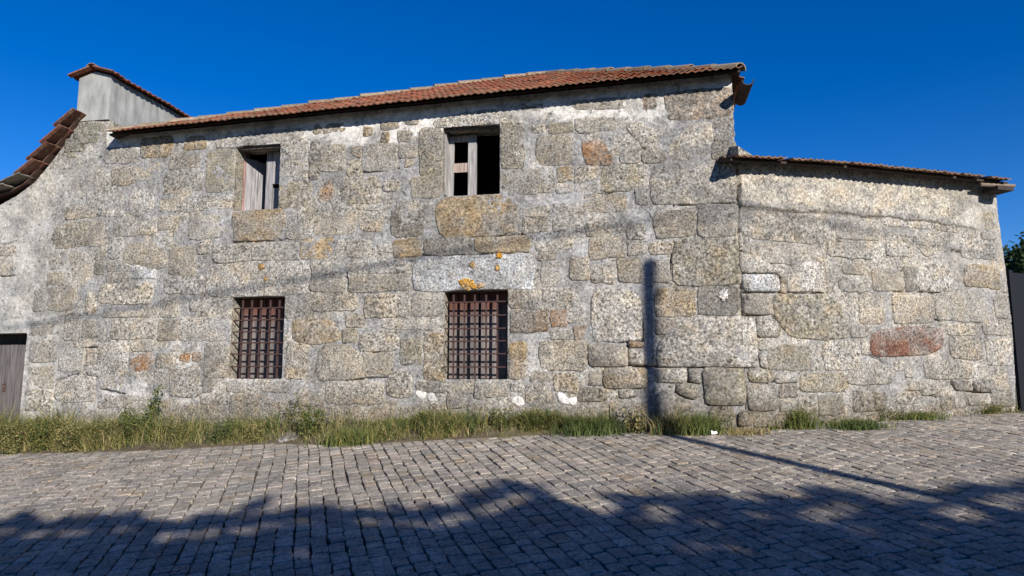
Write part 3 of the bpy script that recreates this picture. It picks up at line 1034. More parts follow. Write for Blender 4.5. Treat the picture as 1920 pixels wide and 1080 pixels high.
lw = (b - a) * .58
mbk = MB()
for zc in (c + .15, d - .15):
    mbk.hexa(lambda x, z, t: leaf_pt(x, z, -t), .01, lw - .01, zc - .035, zc + .035, .03, .055)
ajar = mbk.build("shutter", M_WOOD, house, (.42, .40, .41))
for k in range(4):
    x0, x1 = lw * k / 4 + .003, lw * (k + 1) / 4 - .003
    MB().hexa(lambda x, z, t: leaf_pt(x, z, -t), x0, x1, c + .01 + random.uniform(0, .01), d - .09 - .05 * random.random(), 0, .026).build("plank", M_WOOD, ajar, np.array((.30, .288, .29)) * random.uniform(.85, 1.12))
MB().hexa(W3, a + .001, a + .011, c + .005, d - .02, .23, .29).build("window_frame", M_WOOD, house, (.42, .22, .20))
MB().hexa(W3, a + .02, b - .005, d - .035, d - .004, .05, .12).build("window_frame", M_WOOD, house, (.14, .115, .10))
rl0 = SZ_at(499, 340, .27)[0]
mbk = MB()
mbk.hexa(W3, rl0 + .02, b - .01, d - .22, d - .15, .295, .32)
mbk.hexa(W3, rl0 + .02, b - .01, c + .10, c + .17, .295, .32)
right_leaf = mbk.build("shutter", M_WOOD, house, (.36, .34, .33))
x_m = rl0 + .10
MB().hexa(W3, rl0, x_m - .002, c + .006, d - .03, .265, .292).build("plank", M_WOOD, right_leaf, (.27, .26, .265))
MB().hexa(W3, x_m + .002, b - .004, SZ_at(515, 346, .3)[1], d - .03, .263, .291).build("plank", M_WOOD, right_leaf, (.33, .315, .315))
MB().hexa(W3, x_m + .002, b - .004, c + .012, SZ_at(515, 353, .3)[1], .288, .315).build("plank", M_WOOD, right_leaf, (.24, .23, .22))

# upper right window: weathered casement without panes, the other wing gone
a, b, c, d = OPEN['ur']
z_ = lambda u, v, dep=.26: SZ_at(u, v, dep)[1]
s_ = lambda u, v=320, dep=.26: SZ_at(u, v, dep)[0]
fr = MB()
fr.hexa(W3, a + .003, b - .003, d - .022, d - .004, .06, .12)
fr.hexa(W3, b - .016, b - .004, c + .004, d - .03, .06, .10)
fr.build("window_frame", M_WOOD, house, (.13, .11, .10))  # head and right strip tinted darker, soffit shade put into the colour
MB().hexa(W3, a + .002, a + .016, c + .05, d - .03, .10, .27).build("window_frame", M_WOOD, house, (.31, .295, .28))
case = MB()
case.hexa(lambda x, y, z: W3(x + .012 * (y - c), y, z), s_(840), s_(850), c + .006, d - .04, .25, .285)
ca = case.build("casement", M_WOOD, house, (.32, .305, .295))
MB().hexa(W3, s_(878), s_(893.5), c + .006, d - .04, .248, .285).build("stile", M_WOOD, ca, (.32, .305, .295))
MB().hexa(W3, s_(850) + .003, s_(878) - .002, z_(865, 323), z_(865, 306), .26, .285).build("rail", M_WOOD, ca, (.36, .28, .24))
MB().hexa(W3, s_(850) + .003, s_(878) - .002, d - .12, d - .04, .26, .285).build("rail", M_WOOD, ca, (.36, .32, .29))

# plank door on the left
a, b, c, d = OPEN['door']
door_z1 = float(SZ(20, 641)[1])
dr = planks(lefth, "door", a + .01, b - .004, c + .01, door_z1 - .035, .13, 7, .03, (.125, .112, .108))
MB().hexa(W3, a + .01, b - .006, d - .3, d - .002, .26, .29).build("door_gap_backing", M_WOOD, lefth, (.05, .045, .04))  # dark sheet added behind the gap over the boards, tinted as its shade
lk = MB()
ls, lz = SZ_at(7.5, 727, .12)
lk.tube([W3(ls + .025 * math.cos(t_), lz + .03 + .03 * math.sin(t_), .118) for t_ in np.linspace(0, 5.5, 12)], .006, 5)
lk.hexa(W3, ls - .018, ls + .018, lz - .05, lz + .005, .115, .129)
lk.build("lock", M_IRON, dr, (.10, .045, .035))


# ------------------------------------------------------------------ roofs
def tile_mesh():
    nx = 9
    xs_ = np.linspace(-.112, .112, nx)
    prof = 0.013 * np.cos(xs_ / .112 * 2 * np.pi) + 0.006 * np.cos(xs_ / .112 * np.pi * .5)
    V, F = [], []
    for (y, dz) in ((-.01, 0.002), (.40, -0.004)):
        for t in (0.016, 0):
            for x, p in zip(xs_, prof):
                V.append((x, y, p + t + dz))
    for r0, r1, flip in ((0, 2, 0), (1, 3, 1)):
        for k in range(nx - 1):
            q = (r0 * nx + k, r0 * nx + k + 1, r1 * nx + k + 1, r1 * nx + k)
            F.append(q[::-1] if flip else q)
    for k in range(nx - 1):
        F.append((k, nx + k, nx + k + 1, k + 1))
    F += [(0, 2 * nx, 3 * nx, nx), (nx - 1, 2 * nx - 1, 4 * nx - 1, 3 * nx - 1)]
    me = bpy.data.meshes.new("roof_tile")
    me.from_pydata(V, [], F)
    me.materials.append(M_TILE)
    return me


def ridge_mesh():
    n = 7
    V, F = [], []
    for y, r in ((-.02, .105), (.42, .09)):
        for rr in (r, r - .016):
            for k in range(n):
                a_ = math.pi * k / (n - 1)
                V.append((rr * math.cos(a_), y, rr * .75 * math.sin(a_) - .03))
    for k in range(n - 1):
        F += [(k, k + 1, 2 * n + k + 1, 2 * n + k), (n + k, 3 * n + k, 3 * n + k + 1, n + k + 1), (k, n + k, n + k + 1, k + 1)]
    me = bpy.data.meshes.new("ridge_tile")
    me.from_pydata(V, [], F)
    me.materials.append(M_TILE)
    return me


ME_TILE, ME_RIDGE = tile_mesh(), ridge_mesh()
TC = 0.62 * np.array((1.12, .84, .80)) * np.array([(.31, .115, .055), (.34, .14, .07), (.26, .10, .055), (.38, .17, .09), (.24, .13, .08), (.29, .16, .09)])


def frame(x, y, o):
    x, y = Vector(x).normalized(), Vector(y)
    zz = x.cross(y).normalized()
    y = zz.cross(x).normalized()
    m = Matrix((x, y, zz)).transposed().to_4x4()
    m.translation = Vector(o)
    return m


def put(me, name, parent, mw, color):
    o = bpy.data.objects.new(name, me)
    scene.collection.objects.link(o)
    o.parent = parent
    o.matrix_parent_inverse = parent_inv(parent)
    o.matrix_basis = mw
    o.color = (*color, 1)
    return o


def lay_tiles(parent, p0, p1, up, rows, inside=None, w=.172, exp=.305, lift=.03, dull=0.0):
    p0, p1, up = np.array(p0), np.array(p1), np.array(up)
    ex = (p1 - p0); L = np.linalg.norm(ex); ex = ex / L
    eu = up / np.linalg.norm(up)
    nrm = np.cross(ex, eu)
    n = int(L / w)
    for j in range(rows):
        for i in range(n):
            x, y = (i + .5) * w + (L - n * w) / 2, j * exp
            if inside and not inside(x, y):
                continue
            o = p0 + ex * x + eu * y + nrm * (lift + random.uniform(-.004, .005))
            tilt = eu * 1.0 - nrm * 0.055
            yaw = random.gauss(0, .028)
            xx = ex + eu * yaw
            c_ = TC[random.randrange(len(TC))] * random.uniform(.8, 1.2)
            if j == 0:
                c_ = c_ * .75 + np.array((.20, .17, .11)) * .25
            c_ = c_ * (1 - dull) + np.array((.17, .14, .10)) * dull
            put(ME_TILE, "roof_tile", parent, frame(xx, tilt, o) @ Matrix.Diagonal((.82, .9, .8, 1)), c_)


OV = 0.26


def at_off(u, v, off):
    return hit(np.array(float(u)), np.array(float(v)), O1 + N1 * off, N1)


# main roof: pyramid hip, eave oversailing the street front
PL, PR = at_off(196, 252, OV), at_off(1400, 130, OV)
zl = (PL[2] + PR[2]) / 2
ex = (PR - PL) / np.linalg.norm(PR - PL)
back = -N1
D_A = 2.75
apx = hit(np.array(1024.0), np.array(140.0), O1 - N1 * (D_A - OV), N1)
PRb, PLb = PR + back * 2 * D_A, PL + back * 2 * D_A
th = np.array([0, 0, .05])
DI = back * .09 + np.array((0, 0, .045))
dV = [PL + DI, PR + DI - ex * .06, PRb - back * .06 - ex * .06, PLb, apx]
dV += [p_ - th * .6 for p_ in dV]
dF = [(0, 1, 4), (1, 2, 4), (2, 3, 4), (3, 0, 4), (6, 5, 9), (7, 6, 9), (8, 7, 9), (5, 8, 9), (5, 6, 1, 0), (6, 7, 2, 1), (7, 8, 3, 2), (8, 5, 0, 3)]
roof = make("roof", dV, dF, M_WOOD, house, (.06, .045, .035))
t_ap = float((apx - PL) @ ex)
foot = PL + ex * t_ap
upv = apx - foot
Lr, Hr = float(np.linalg.norm(PR - PL)), float(np.linalg.norm(upv))
ins = lambda x, y: (y / Hr) < min(x / t_ap, (Lr - x) / (Lr - t_ap)) + .03
lay_tiles(roof, PL, PR, upv, int(Hr / .305) + 1, ins)
upr = apx - (PR + back * D_A)
for (q0, q1) in ((PL, apx), (PR, apx)):
    n_ = int(np.linalg.norm(q1 - q0) / .40)
    dirv = (q1 - q0) / np.linalg.norm(q1 - q0)
    side = np.cross(dirv, (0, 0, 1))
    for k in range(n_):
        put(ME_RIDGE, "ridge_tile", roof, frame(side, dirv + np.array((0, 0, -.03)), q0 + dirv * (.1 + k * .40) + np.array((0, 0, .035 + random.uniform(-.008, .01)))), np.array((.24, .19, .13)) * random.uniform(.75, 1.15))
# first courses on the right-hand slope, gutter under them
lay_tiles(roof, PR, PR + back * 2.6, apx - PR - back * D_A, 2, lambda x, y: y + .42 < x)
gm = MB()
prof = [(math.cos(t_) * .075, math.sin(t_) * .075) for t_ in np.linspace(math.pi, 2 * math.pi, 9)] + [(math.cos(t_) * .063, math.sin(t_) * .063) for t_ in np.linspace(2 * math.pi, math.pi, 9)]
g0 = at_off(1402, 150, OV + .02)
gv = []
for k in (0, 1):
    for (px_, pz_) in prof:
        gv.append(g0 + back * (-.02 + .66 * k) + E1 * px_ + np.array((0, 0, pz_)))
npf = len(prof)
gm.add(gv, [(i, (i + 1) % npf, npf + (i + 1) % npf, npf + i) for i in range(npf)] + [tuple(range(npf))[::-1]])
gm.build("gutter", M_IRON, house, (.05, .035, .03))

# walls that close the house behind
sh = MB()
zt = min(PL[2], PR[2]) + .02
sh.hexa(W3, SC - .35, SC - .002, .3, zt + .06, .03, 4.8)
sh.hexa(W3, S_L + .0, S_L + .35, .3, zt - .05, .06, 4.8)
sh.hexa(W3, S_L + .35, SC - .35, .3, zt + .17, 4.5, 4.8)
sh.build("side_wall", M_STONE, house, (.34, .31, .26, 1))
MB().hexa(W3, S_L + .35, SC - .35, .6, .8, .5, 4.5).build("floor", M_WOOD, house, (.12, .09, .07))

# chimney block on the party line
ch = MB()
cs0, cs1 = float(SZ(147, 190)[0]), float(SZ(206.5, 190)[0])
cz1 = float(SZ(206, 143)[1])
czm = float(SZ(172, 136)[1])
cz0 = float(SZ(180, 226)[1])
cb = 2.4
cv = []
for dd in (-.015, cb):
    cv += [W3(cs0, cz0, dd), W3(cs1, cz0, dd), W3(cs1, cz1, dd), W3((cs0 + cs1) / 2, czm, dd), W3(cs0, cz1, dd)]
ch.add(cv, [(0, 1, 2, 3, 4), (9, 8, 7, 6, 5), (1, 6, 7, 2), (0, 4, 9, 5), (0, 5, 6, 1), (2, 7, 8, 3), (3, 8, 9, 4)])
chim = ch.build("chimney", M_RENDER, house, (.31, .31, .29))
ov = .10
for sgn in (-1, 1):
    mid = (cs0 + cs1) / 2
    edge_s = cs0 - ov if sgn < 0 else cs1 + ov
    zz = czm - (czm - cz1) * (abs(edge_s - mid) / (cs1 - mid))
    n_ = 11
    for k in range(n_):
        d0 = -.12 + k * (cb + .2) / n_
        q0, q1 = np.array(W3(edge_s, zz + .012, d0 + .11)), np.array(W3(mid, czm + .012, d0 + .11))
        x_ax = back if sgn > 0 else -back
        m4 = frame(x_ax, q1 - q0, q0 + np.array((0, 0, .015 + random.uniform(-.004, .012))))
        put(ME_TILE, "cap_tile", chim, m4 @ Matrix.Diagonal((.98, .92, 1, 1)), TC[random.randrange(6)] * random.uniform(.85, 1.15))
for k in range(6):
    put(ME_RIDGE, "cap_ridge_tile", chim, frame(E1, back, np.array(W3((cs0 + cs1) / 2, czm + .055, -.1 + k * .39))) @ Matrix.Diagonal((.8, 1, .8, 1)), np.array((.24, .15, .10)) * random.uniform(.8, 1.1))
cp = MB()
cp.hexa(W3, cs0 - .015, cs1 + .01, float(SZ(180, 268)[1]), cz0 - .002, .03, cb)
cp.build("chimney_base", M_STONE, chim, (.26, .25, .20, 1))

# annex roof: single slope rising away from the street
aS, aZ = SZ(np.array(AEAVE_U, float), np.array(AEAVE_V, float))


def a_off(u, v, off):
    return hit(np.array(float(u)), np.array(float(v)), C2 + N2 * off, N2)


AP = [a_off(u, v, .30) for u, v in zip(AEAVE_U, AEAVE_V)]
AP[0] = AP[0] - E2 * .05
up2 = -N2 * math.cos(math.radians(13)) + np.array((0, 0, math.sin(math.radians(13))))
av, af = [], []
for p in AP:
    q_ = p + up2 * .09
    av += [q_, p + up2 * 3.0, q_ - th * .5, p + up2 * 3.0 - th * .5]
for k in range(len(AP) - 1):
    q, r = 4 * k, 4 * k + 4
    af += [(q, r, r + 1, q + 1), (q + 2, q + 3, r + 3, r + 2), (q, q + 2, r + 2, r), (q + 1, r + 1, r + 3, q + 3)]
af += [(0, 1, 3, 2), (len(av) - 4, len(av) - 2, len(av) - 1, len(av) - 3)]
aroof = make("roof", av, af, M_WOOD, annex, (.06, .045, .035))
for p, q_ in zip(AP[:-1], AP[1:]):
    lay_tiles(aroof, p, q_, up2, 4, None, w=.17, dull=.35, lift=.022)
MB().tube([AP[-1] - E2 * .5 + np.array((0, 0, -.05)) - N2 * .1, AP[-1] + E2 * .12 + np.array((0, 0, -.02)) - N2 * .1], .025, 7).build("purlin", M_WOOD, annex, (.22, .17, .13))
MB().hexa(lambda x, y, zz: tuple(AP[-1] + E2 * x - N2 * y + np.array((0, 0, zz))), -.28, .0, .02, .25, -.12, -.065).build("eave_board", M_WOOD, annex, (.05, .04, .035))
# mortar flashing where annex roof meets the house, end and back walls
s_e = [END(np.array(z_q)) for z_q in (.8, float(TOP_A(END_S[0])))]
zt2 = float(TOP_A(END_S[0]))
ev = [wall(s_e[0], .6, -.01), wall(s_e[1], zt2, -.01), wall(s_e[1], zt2, -3.0), wall(s_e[0], .6, -3.0)]
ev += [p - E2 * .4 for p in ev]
make("end_wall", ev, [(0, 3, 2, 1), (4, 5, 6, 7), (0, 1, 5, 4), (1, 2, 6, 5), (2, 3, 7, 6), (3, 0, 4, 7)], M_STONE, annex, (.36, .33, .28, 1))
MB().hexa(lambda x, y, z: tuple(wall(x, z, -y)), SC + .2, float(s_e[1]), 2.8, 3.1, .6, zt2).build("back_wall", M_STONE, annex, (.36, .33, .28, 1))
fp = a_off(1390, 292, .16)
fl = MB()
fv = [fp + np.array((0, 0, .12)) - E2 * .04, fp + E2 * .20 + np.array((0, 0, .0)) , fp + E2 * .12 - np.array((0, 0, .03)), fp - E2 * .04 - np.array((0, 0, .05))]
fv += [p - N2 * .55 + np.array((0, 0, .14)) for p in fv]
fl.add(fv, [(3, 2, 1, 0), (4, 5, 6, 7), (0, 1, 5, 4), (1, 2, 6, 5), (2, 3, 7, 6), (3, 0, 4, 7)])
fl.build("flashing", M_STONE, annex, (.27, .26, .22, 1))

# left house: steep verge, each tile of it stepping over the next
lp = [(150, 228), (126, 258), (101, 289), (76, 320), (53, 347), (24, 364), (-14, 376), (-60, 392), (-120, 412), (-190, 432), (-270, 452), (-350, 470)]
LO = .25
lt = [hit(np.array(float(u)), np.array(float(v)), O1 + N1 * .02, N1) for u, v in lp]
deck_v, deck_f = [], []
for p in lt:
    q_ = p + np.array((0, 0, .02))
    deck_v += [q_ + N1 * .05, q_ - N1 * 3.2, q_ + N1 * .05 + np.array((0, 0, .03)), q_ - N1 * 3.2 + np.array((0, 0, .03))]
for k in range(len(lt) - 1):
    a_, b_ = 4 * k, 4 * k + 4
    deck_f += [(a_, a_ + 1, b_ + 1, b_), (a_ + 2, b_ + 2, b_ + 3, a_ + 3), (a_, b_, b_ + 2, a_ + 2), (a_ + 1, a_ + 3, b_ + 3, b_ + 1)]
lroof = make("roof", deck_v, deck_f, M_WOOD, lefth, (.10, .06, .045))


def verge_tile(L, W):
    V, F = [], []
    prof = [(-W / 2, .0), (-W / 2 + .03, .012), (-.02, .0), (.02, .012), (W / 2 - .04, .0), (W / 2, .014)]
    for y, dz in ((-.02, .0), (L, 0)):
        for t in (.018, 0):
            V += [(x, y, p + t + dz) for x, p in prof]
    n = len(prof)
    for k in range(n - 1):
        F += [(k, k + 1, 2 * n + k + 1, 2 * n + k), (n + k, 3 * n + k, 3 * n + k + 1, n + k + 1), (k, n + k, n + k + 1, k + 1), (2 * n + k, 2 * n + k + 1, 3 * n + k + 1, 3 * n + k)]
    F += [(0, 2 * n, 3 * n, n), (n - 1, 2 * n - 1, 4 * n - 1, 3 * n - 1)]
    me = bpy.data.meshes.new("verge_tile")
    me.from_pydata(V, [], F)
    me.materials.append(M_TILE)
    return me


for k in range(len(lt) - 1):
    hi_, lo_ = lt[k], lt[k + 1]
    L_ = float(np.linalg.norm(hi_ - lo_))
    me_v = verge_tile(L_ + .07, .40)
    for r_ in range(4):
        yv = (hi_ - lo_) / L_
        ctr = lo_ + N1 * (LO - .20 - r_ * .38) + np.array((0, 0, .10))
        nn = np.cross(N1 * -1, yv)
        put(me_v, "verge_tile", lroof, frame(N1 if False else -N1 * -1 * -1, yv, ctr) if False else frame(N1, yv - nn * np.sign(nn[2]) * (.23 if k < 4 else .11), ctr), np.array((.15, .062, .042)) * random.uniform(.75, 1.15) if k < 4 else np.array((.17, .15, .13)) * random.uniform(.8, 1.1))
lb = MB()
lb.hexa(W3, S_FAR, S_L, .2, float(TOP_L(S_FAR)), 3.0, 3.2)
lb.hexa(W3, S_FAR - .2, S_FAR, .2, float(TOP_L(S_FAR)), .0, 3.2)
lb.build("back_wall", M_RENDER, lefth, (.5, .48, .43))

# ------------------------------------------------------------------ dark gate and far trees on the right
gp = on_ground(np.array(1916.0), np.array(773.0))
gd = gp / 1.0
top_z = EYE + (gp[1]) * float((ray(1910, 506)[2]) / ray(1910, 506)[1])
gate = empty("metal_gate", gp, "near-black gate panel at the right end of the annex", "gate")
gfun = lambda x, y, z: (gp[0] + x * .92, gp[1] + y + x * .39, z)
MB().hexa(gfun, 0, .07, 0, .07, gp[2] - .05, top_z).build("gate_post", M_PAINT, gate, (.006, .006, .008))  # post, panels and rail all in an even near-black tint
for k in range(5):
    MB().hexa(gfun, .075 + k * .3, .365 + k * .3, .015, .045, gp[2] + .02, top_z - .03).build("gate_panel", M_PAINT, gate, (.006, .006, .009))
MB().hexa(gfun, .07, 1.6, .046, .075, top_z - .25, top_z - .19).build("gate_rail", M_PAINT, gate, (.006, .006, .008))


def leaf_cloud(P, size, cols, name, parent):
    n = len(P)
    d = rng.normal(size=(n, 3)); d /= np.linalg.norm(d, axis=1)[:, None]
    e = np.cross(d, rng.normal(size=(n, 3))); e /= np.linalg.norm(e, axis=1)[:, None]
    s_ = size * rng.uniform(.6, 1.3, (n, 1))
    V = np.stack([P - d * s_, P + e * s_ * .5, P + d * s_, P - e * s_ * .5], 1).reshape(-1, 3)
    F = np.arange(4 * n).reshape(n, 4)
    c_ = np.asarray(cols)[rng.integers(0, len(cols), n)] * rng.uniform(.7, 1.3, (n, 1))
    return make(name, V, F, M_LEAF, parent, np.repeat(c_, 4, 0))


GREEN = [(.035, .065, .018), (.05, .085, .022), (.028, .05, .018), (.065, .095, .03)]
for (du, dv, Yd, hw, lab) in ((1894, 440, 30, 2.2, "dark green tree rising behind the end of the annex"), (1945, 462, 34, 3.4, "broad dark tree behind the near-black gate at the right edge")):
    r_ = ray(du, dv)
    top = CAM + r_ * (Yd / r_[1])
    base = np.array([top[0] + 1.2, top[1], ground(9, 14) - .22])
    tr = empty("tree", base, lab, "tree")
    MB().tube([base + np.array((0, 0, -.2)), base * .5 + np.array((top[0] + 1.2, top[1], top[2] - 2.5)) * .5, (top[0] + 1.0, top[1], top[2] - 1)], .28, 8, .08).build("trunk", M_WOOD, tr, (.10, .08, .06))
    P = []
    for k in range(26):
        c_ = np.array([top[0] + 1.2 + rng.normal(0, hw * .5), top[1] + rng.normal(0, 1.3), rng.uniform(base[2] + 2.0, top[2] - .5)])
        if c_[2] > top[2] - 1.6:
            c_[0] = top[0] + 1.0 + (c_[0] - top[0] - 1.2) * .6
        P.append(c_ + rng.normal(0, .42, (420, 3)))
    leaf_cloud(np.concatenate(P), .13, np.array(GREEN) * .6, "crown", tr)

# ------------------------------------------------------------------ street pole, wires and trees across the road (they throw the shadows)
toS = np.array([SUN_H[0], SUN_H[1], TAN_EL])
tp = wall(*SZ(1216, 490), 0.0) + toS * 11.0
pb = np.array([tp[0], tp[1], ground(tp[0], tp[1])])
pole = empty("utility_pole", pb, "round wooden utility pole across the cobbled road, behind the viewer", "utility pole")
MB().tube([pb - np.array((0, 0, .2)), (pb + tp) / 2, tp], .10, 12, .075).build("shaft", M_WOOD, pole, (.22, .18, .14))
MB().tube([tp + np.array((0, 0, -.5)), tp + np.array((.15, -.05, -.45)), tp + np.array((.15, -.05, -.3))], .02, 6).build("bracket", M_IRON, pole, (.2, .2, .2))
for (pts_, lab) in (([(60, 607), (560, 527), (1000, 446), (1384, 384)], "upper overhead cable crossing the road behind the viewer"), ([(1384, 405), (1180, 425), (900, 462), (600, 515)], "lower overhead cable crossing the road behind the viewer")):
    W_ = [wall(*SZ(u, v), 0.0) + toS * (11.5 if 'upper' in lab else 12.4) for u, v in pts_]
    W_ = [W_[0] + (W_[0] - W_[1]) * 1.2] + W_ + [W_[-1] + (W_[-1] - W_[-2]) * 2.2]
    wire = MB().tube(W_, .014 if 'upper' in lab else .009, 6).build("overhead_cable", M_PAINT, None, (.03, .03, .03))
    tag(wire, lab, "cable")

SHADE = [(-700, 960), (-300, 985), (0, 988), (150, 990), (230, 980), (300, 995), (420, 988), (520, 972), (600, 962), (640, 970), (720, 968), (790, 975), (850, 955), (905, 947), (945, 926),
         (975, 914), (1010, 926), (1045, 950), (1085, 985), (1130, 990), (1180, 962), (1230, 940), (1290, 946), (1340, 958), (1400, 955), (1470, 965), (1530, 940), (1590, 930), (1650, 953), (1720, 962),
         (1780, 940), (1840, 926), (1920, 920), (2100, 905), (2500, 880)]
SG = on_ground(np.array([p[0] for p in SHADE], float), np.array([p[1] for p in SHADE], float))
D0 = 13.0
TREES = [(-700, 250), (250, 640), (640, 1080), (1080, 1480), (1480, 1960), (1960, 2500)]
TLAB = ["leafy tree across the road shading the far left of the cobbles", "leafy tree across the road shading the left of the cobbles", "pointed leafy tree across the road shading the middle of the cobbles",
        "leafy tree across the road shading right of the middle", "leafy tree across the road shading the right of the cobbles", "leafy tree across the road beyond the right edge of the picture"]
shu = np.array([p[0] for p in SHADE], float)
for (u0, u1), lab in zip(TREES, TLAB):
    n = int(7500 * (u1 - u0) / 440)
    uu = rng.uniform(u0, u1, n)
    gx_, gy_, gz_ = (np.interp(uu, shu, SG[:, k]) for k in range(3))
    dl = D0 + rng.uniform(-.9, .9, n)
    top = gz_ + dl * TAN_EL
    X_, Y_ = gx_ + SUN_H[0] * dl, gy_ + SUN_H[1] * dl
    bot = ground(X_, Y_)
    z_ = top - 0.17 - np.abs(rng.beta(.9, 1.6, n)) * (top - bot - .2)
    loose = rng.random(n) < .10
    z_ = np.where(loose, top + .55 * np.clip(fbm(uu, uu * 0, .06, 4, 91) - .42, 0, 1) * rng.random(n) ** 1.5 * 1.3, z_)
    um = (u0 + u1) / 2
    bx, by = (np.interp(um, shu, SG[:, 0]) + SUN_H[0] * D0, np.interp(um, shu, SG[:, 1]) + SUN_H[1] * D0)
    bz = float(ground(bx, by))
    tr = empty("tree", (bx, by, bz), lab, "tree", "leafy trees across the road")
    tz = float(np.interp(um, shu, SG[:, 2])) + D0 * TAN_EL
    MB().tube([(bx, by, bz - .2), (bx + .1, by, (bz + tz) / 2), (bx, by, tz - .5)], .16, 8, .05).build("trunk", M_WOOD, tr, (.12, .09, .07))
    leaf_cloud(np.stack([X_, Y_, z_], -1), .115, GREEN, "crown", tr)
    # solid unseen core added inside each crown to block the sun
    m = 40
    us_ = np.linspace(u0 - 40, u1 + 40, m)
    V = []
    for k in range(m):
        g = np.array([np.interp(us_[k], shu, SG[:, j]) for j in range(3)])
        p = g + toS * D0
        for zz in (float(ground(p[0], p[1])) - .1, p[2] - .36 - .25 * random.random()):
            for dd in (-.25, .25):
                V.append((p[0] + SUN_H[0] * dd, p[1] + SUN_H[1] * dd, zz + dd * TAN_EL * (zz > 0)))
    F = []
    for k in range(m - 1):
        a_ = 4 * k
        F += [(a_, a_ + 4, a_ + 6, a_ + 2), (a_ + 1, a_ + 3, a_ + 7, a_ + 5), (a_ + 2, a_ + 6, a_ + 7, a_ + 3)]
    make("shade_core", V, F, M_SOIL, tr, (.03, .045, .02))
# a few stray twigs that reach above the crowns
for (u, v, sz) in ((497, 938, .03), (480, 948, .05), (462, 960, .05), (600, 958, .10), (215, 975, .10), (170, 972, .08), (950, 918, .12), (975, 912, .10), (1330, 935, .12), (1450, 942, .14), (1260, 938, .12), (1570, 925, .12)):
    g = on_ground(np.array(float(u)), np.array(float(v))) + toS * D0
    tw = empty("twig", g, "thin leafy twig sticking out above the trees across the road", "twig", "twigs above the trees across the road")
    leaf_cloud(g + rng.normal(0, 1, (int(30 + sz * 500), 3)) * np.array((sz, sz, sz * .6)), .05, GREEN, "leaf_cluster", tw)
    MB().tube([g + np.array((0, 0, -.7)), g + np.array((.05, 0, -.3)), g], .012, 5, .004).build("stem", M_WOOD, tw, (.1, .08, .05))

# ------------------------------------------------------------------ grass and weeds
GR = {'green': [(.105, .14, .038), (.085, .122, .032), (.14, .16, .05)], 'dark': [(.06, .085, .03), (.07, .10, .035)], 'dry': [(.36, .29, .14), (.30, .24, .11), (.27, .22, .09)], 'yel': [(.22, .20, .06), (.18, .18, .05)]}


def blades(X, Y, h, tints, wid=.006, lean=.5):
    n = len(X)
    z = verge_z(X, Y) - .01
    a = rng.uniform(0, 2 * np.pi, n)
    ln = rng.uniform(.1, 1.0, n) * lean * h
    dx, dy = np.cos(a), np.sin(a)
    b = rng.uniform(0, 2 * np.pi, n)
    px_, py_ = np.cos(b) * wid, np.sin(b) * wid * .6
    L = []
    for f, w in ((0, 1), (.55, .8), (1, .1)):
        q = f * f
        for sg in (-1, 1):
            L.append(np.stack([X + dx * ln * q + sg * px_ * w, Y + dy * ln * q + sg * py_ * w, z + h * (f - .25 * q * (ln / np.maximum(h, .01)))], -1))
    V = np.stack(L, 1).reshape(-1, 3)
    i = np.arange(n)[:, None] * 6
    F = np.concatenate([i + np.array([0, 1, 3, 2]), i + np.array([2, 3, 5, 4])], 0)
    return V, F, np.repeat(tints, 6, 0)


N = 42000
xx = rng.uniform(float(EDX[0]), 6.9, N * 2)
ed, wl = edge_y(xx), wall_y(xx)
tt = rng.random(N * 2) ** .9
yy = ed + .02 + (wl - ed - .04) * tt
uu, vv = project(np.stack([xx, yy, verge_z(xx, yy)], -1))
dens = np.interp(uu, [-500, 130, 320, 520, 530, 545, 620, 900, 1180, 1240, 1300, 1345, 1400, 1470, 1520, 1560, 1650, 1700, 1780, 1920], [.75, .75, .6, .6, .12, .6, .85, .85, .85, .65, .75, .5, .5, .8, .8, .8, .8, .8, .8, .8])
dens = dens * np.clip((fbm(xx, yy, 2.6, 4, 61) - .36) * 4.5, .06, 1)
keep = rng.random(N * 2) < dens
xx, yy, uu, tt = xx[keep], yy[keep], uu[keep], tt[keep]
hh = np.interp(uu, [0, 130, 200, 330, 420, 520, 560, 620, 900, 1240, 1330, 1400, 1920], [.30, .26, .29, .21, .17, .14, .17, .15, .15, .15, .14, .13, .12]) * rng.uniform(.25, 1.3, len(xx)) * (.5 + .6 * np.sin(np.clip(tt, 0, 1) * np.pi * .9)) * (.35 + 1.7 * np.clip(fbm(xx, yy, 2.2, 4, 66) - .25, 0, 1) / .5)
dryp = np.clip(.22 + .5 * (1 - tt) ** 2 + .5 * (fbm(xx, yy, 1.6, 3, 62) - .5) + np.where(uu < 470, .22, 0) + np.where(uu > 1350, .2, 0), .05, .9)
pick = rng.random(len(xx))
allc = GR['green'] + GR['dark'] + GR['dry'] + GR['yel']
ci = np.where(pick < dryp * .6, rng.integers(5, 8, len(xx)), np.where(pick < dryp, rng.integers(8, 10, len(xx)), np.where(pick > .86, rng.integers(3, 5, len(xx)), rng.integers(0, 3, len(xx)))))
tn = 1.15 * np.array(allc)[ci] * rng.uniform(.75, 1.25, (len(xx), 1))
V, F, T = blades(xx, yy, hh, tn, .0046, 1.7)
tag(make("grass", V, F, M_LEAF, None, T), "strip of rough green and dry grass along the foot of the wall", "grass", None, "stuff")
n_ = 1500
xx = rng.uniform(float(EDX[0]), 3.2, n_); tt = rng.uniform(.15, .95, n_)
yy = edge_y(xx) + (wall_y(xx) - edge_y(xx)) * tt
V, F, T = blades(xx, yy, rng.uniform(.18, .44, n_) * np.interp(xx, [-7, -3, 3], [1.1, .9, .8]), np.array(GR['dry'] + GR['yel'])[rng.integers(0, 5, n_)] * rng.uniform(.8, 1.2, (n_, 1)), .0028, .8)
tag(make("dry_stalks", V, F, M_LEAF, None, T), "thin dry grass stalks rising above the green strip", "grass", None, "stuff")
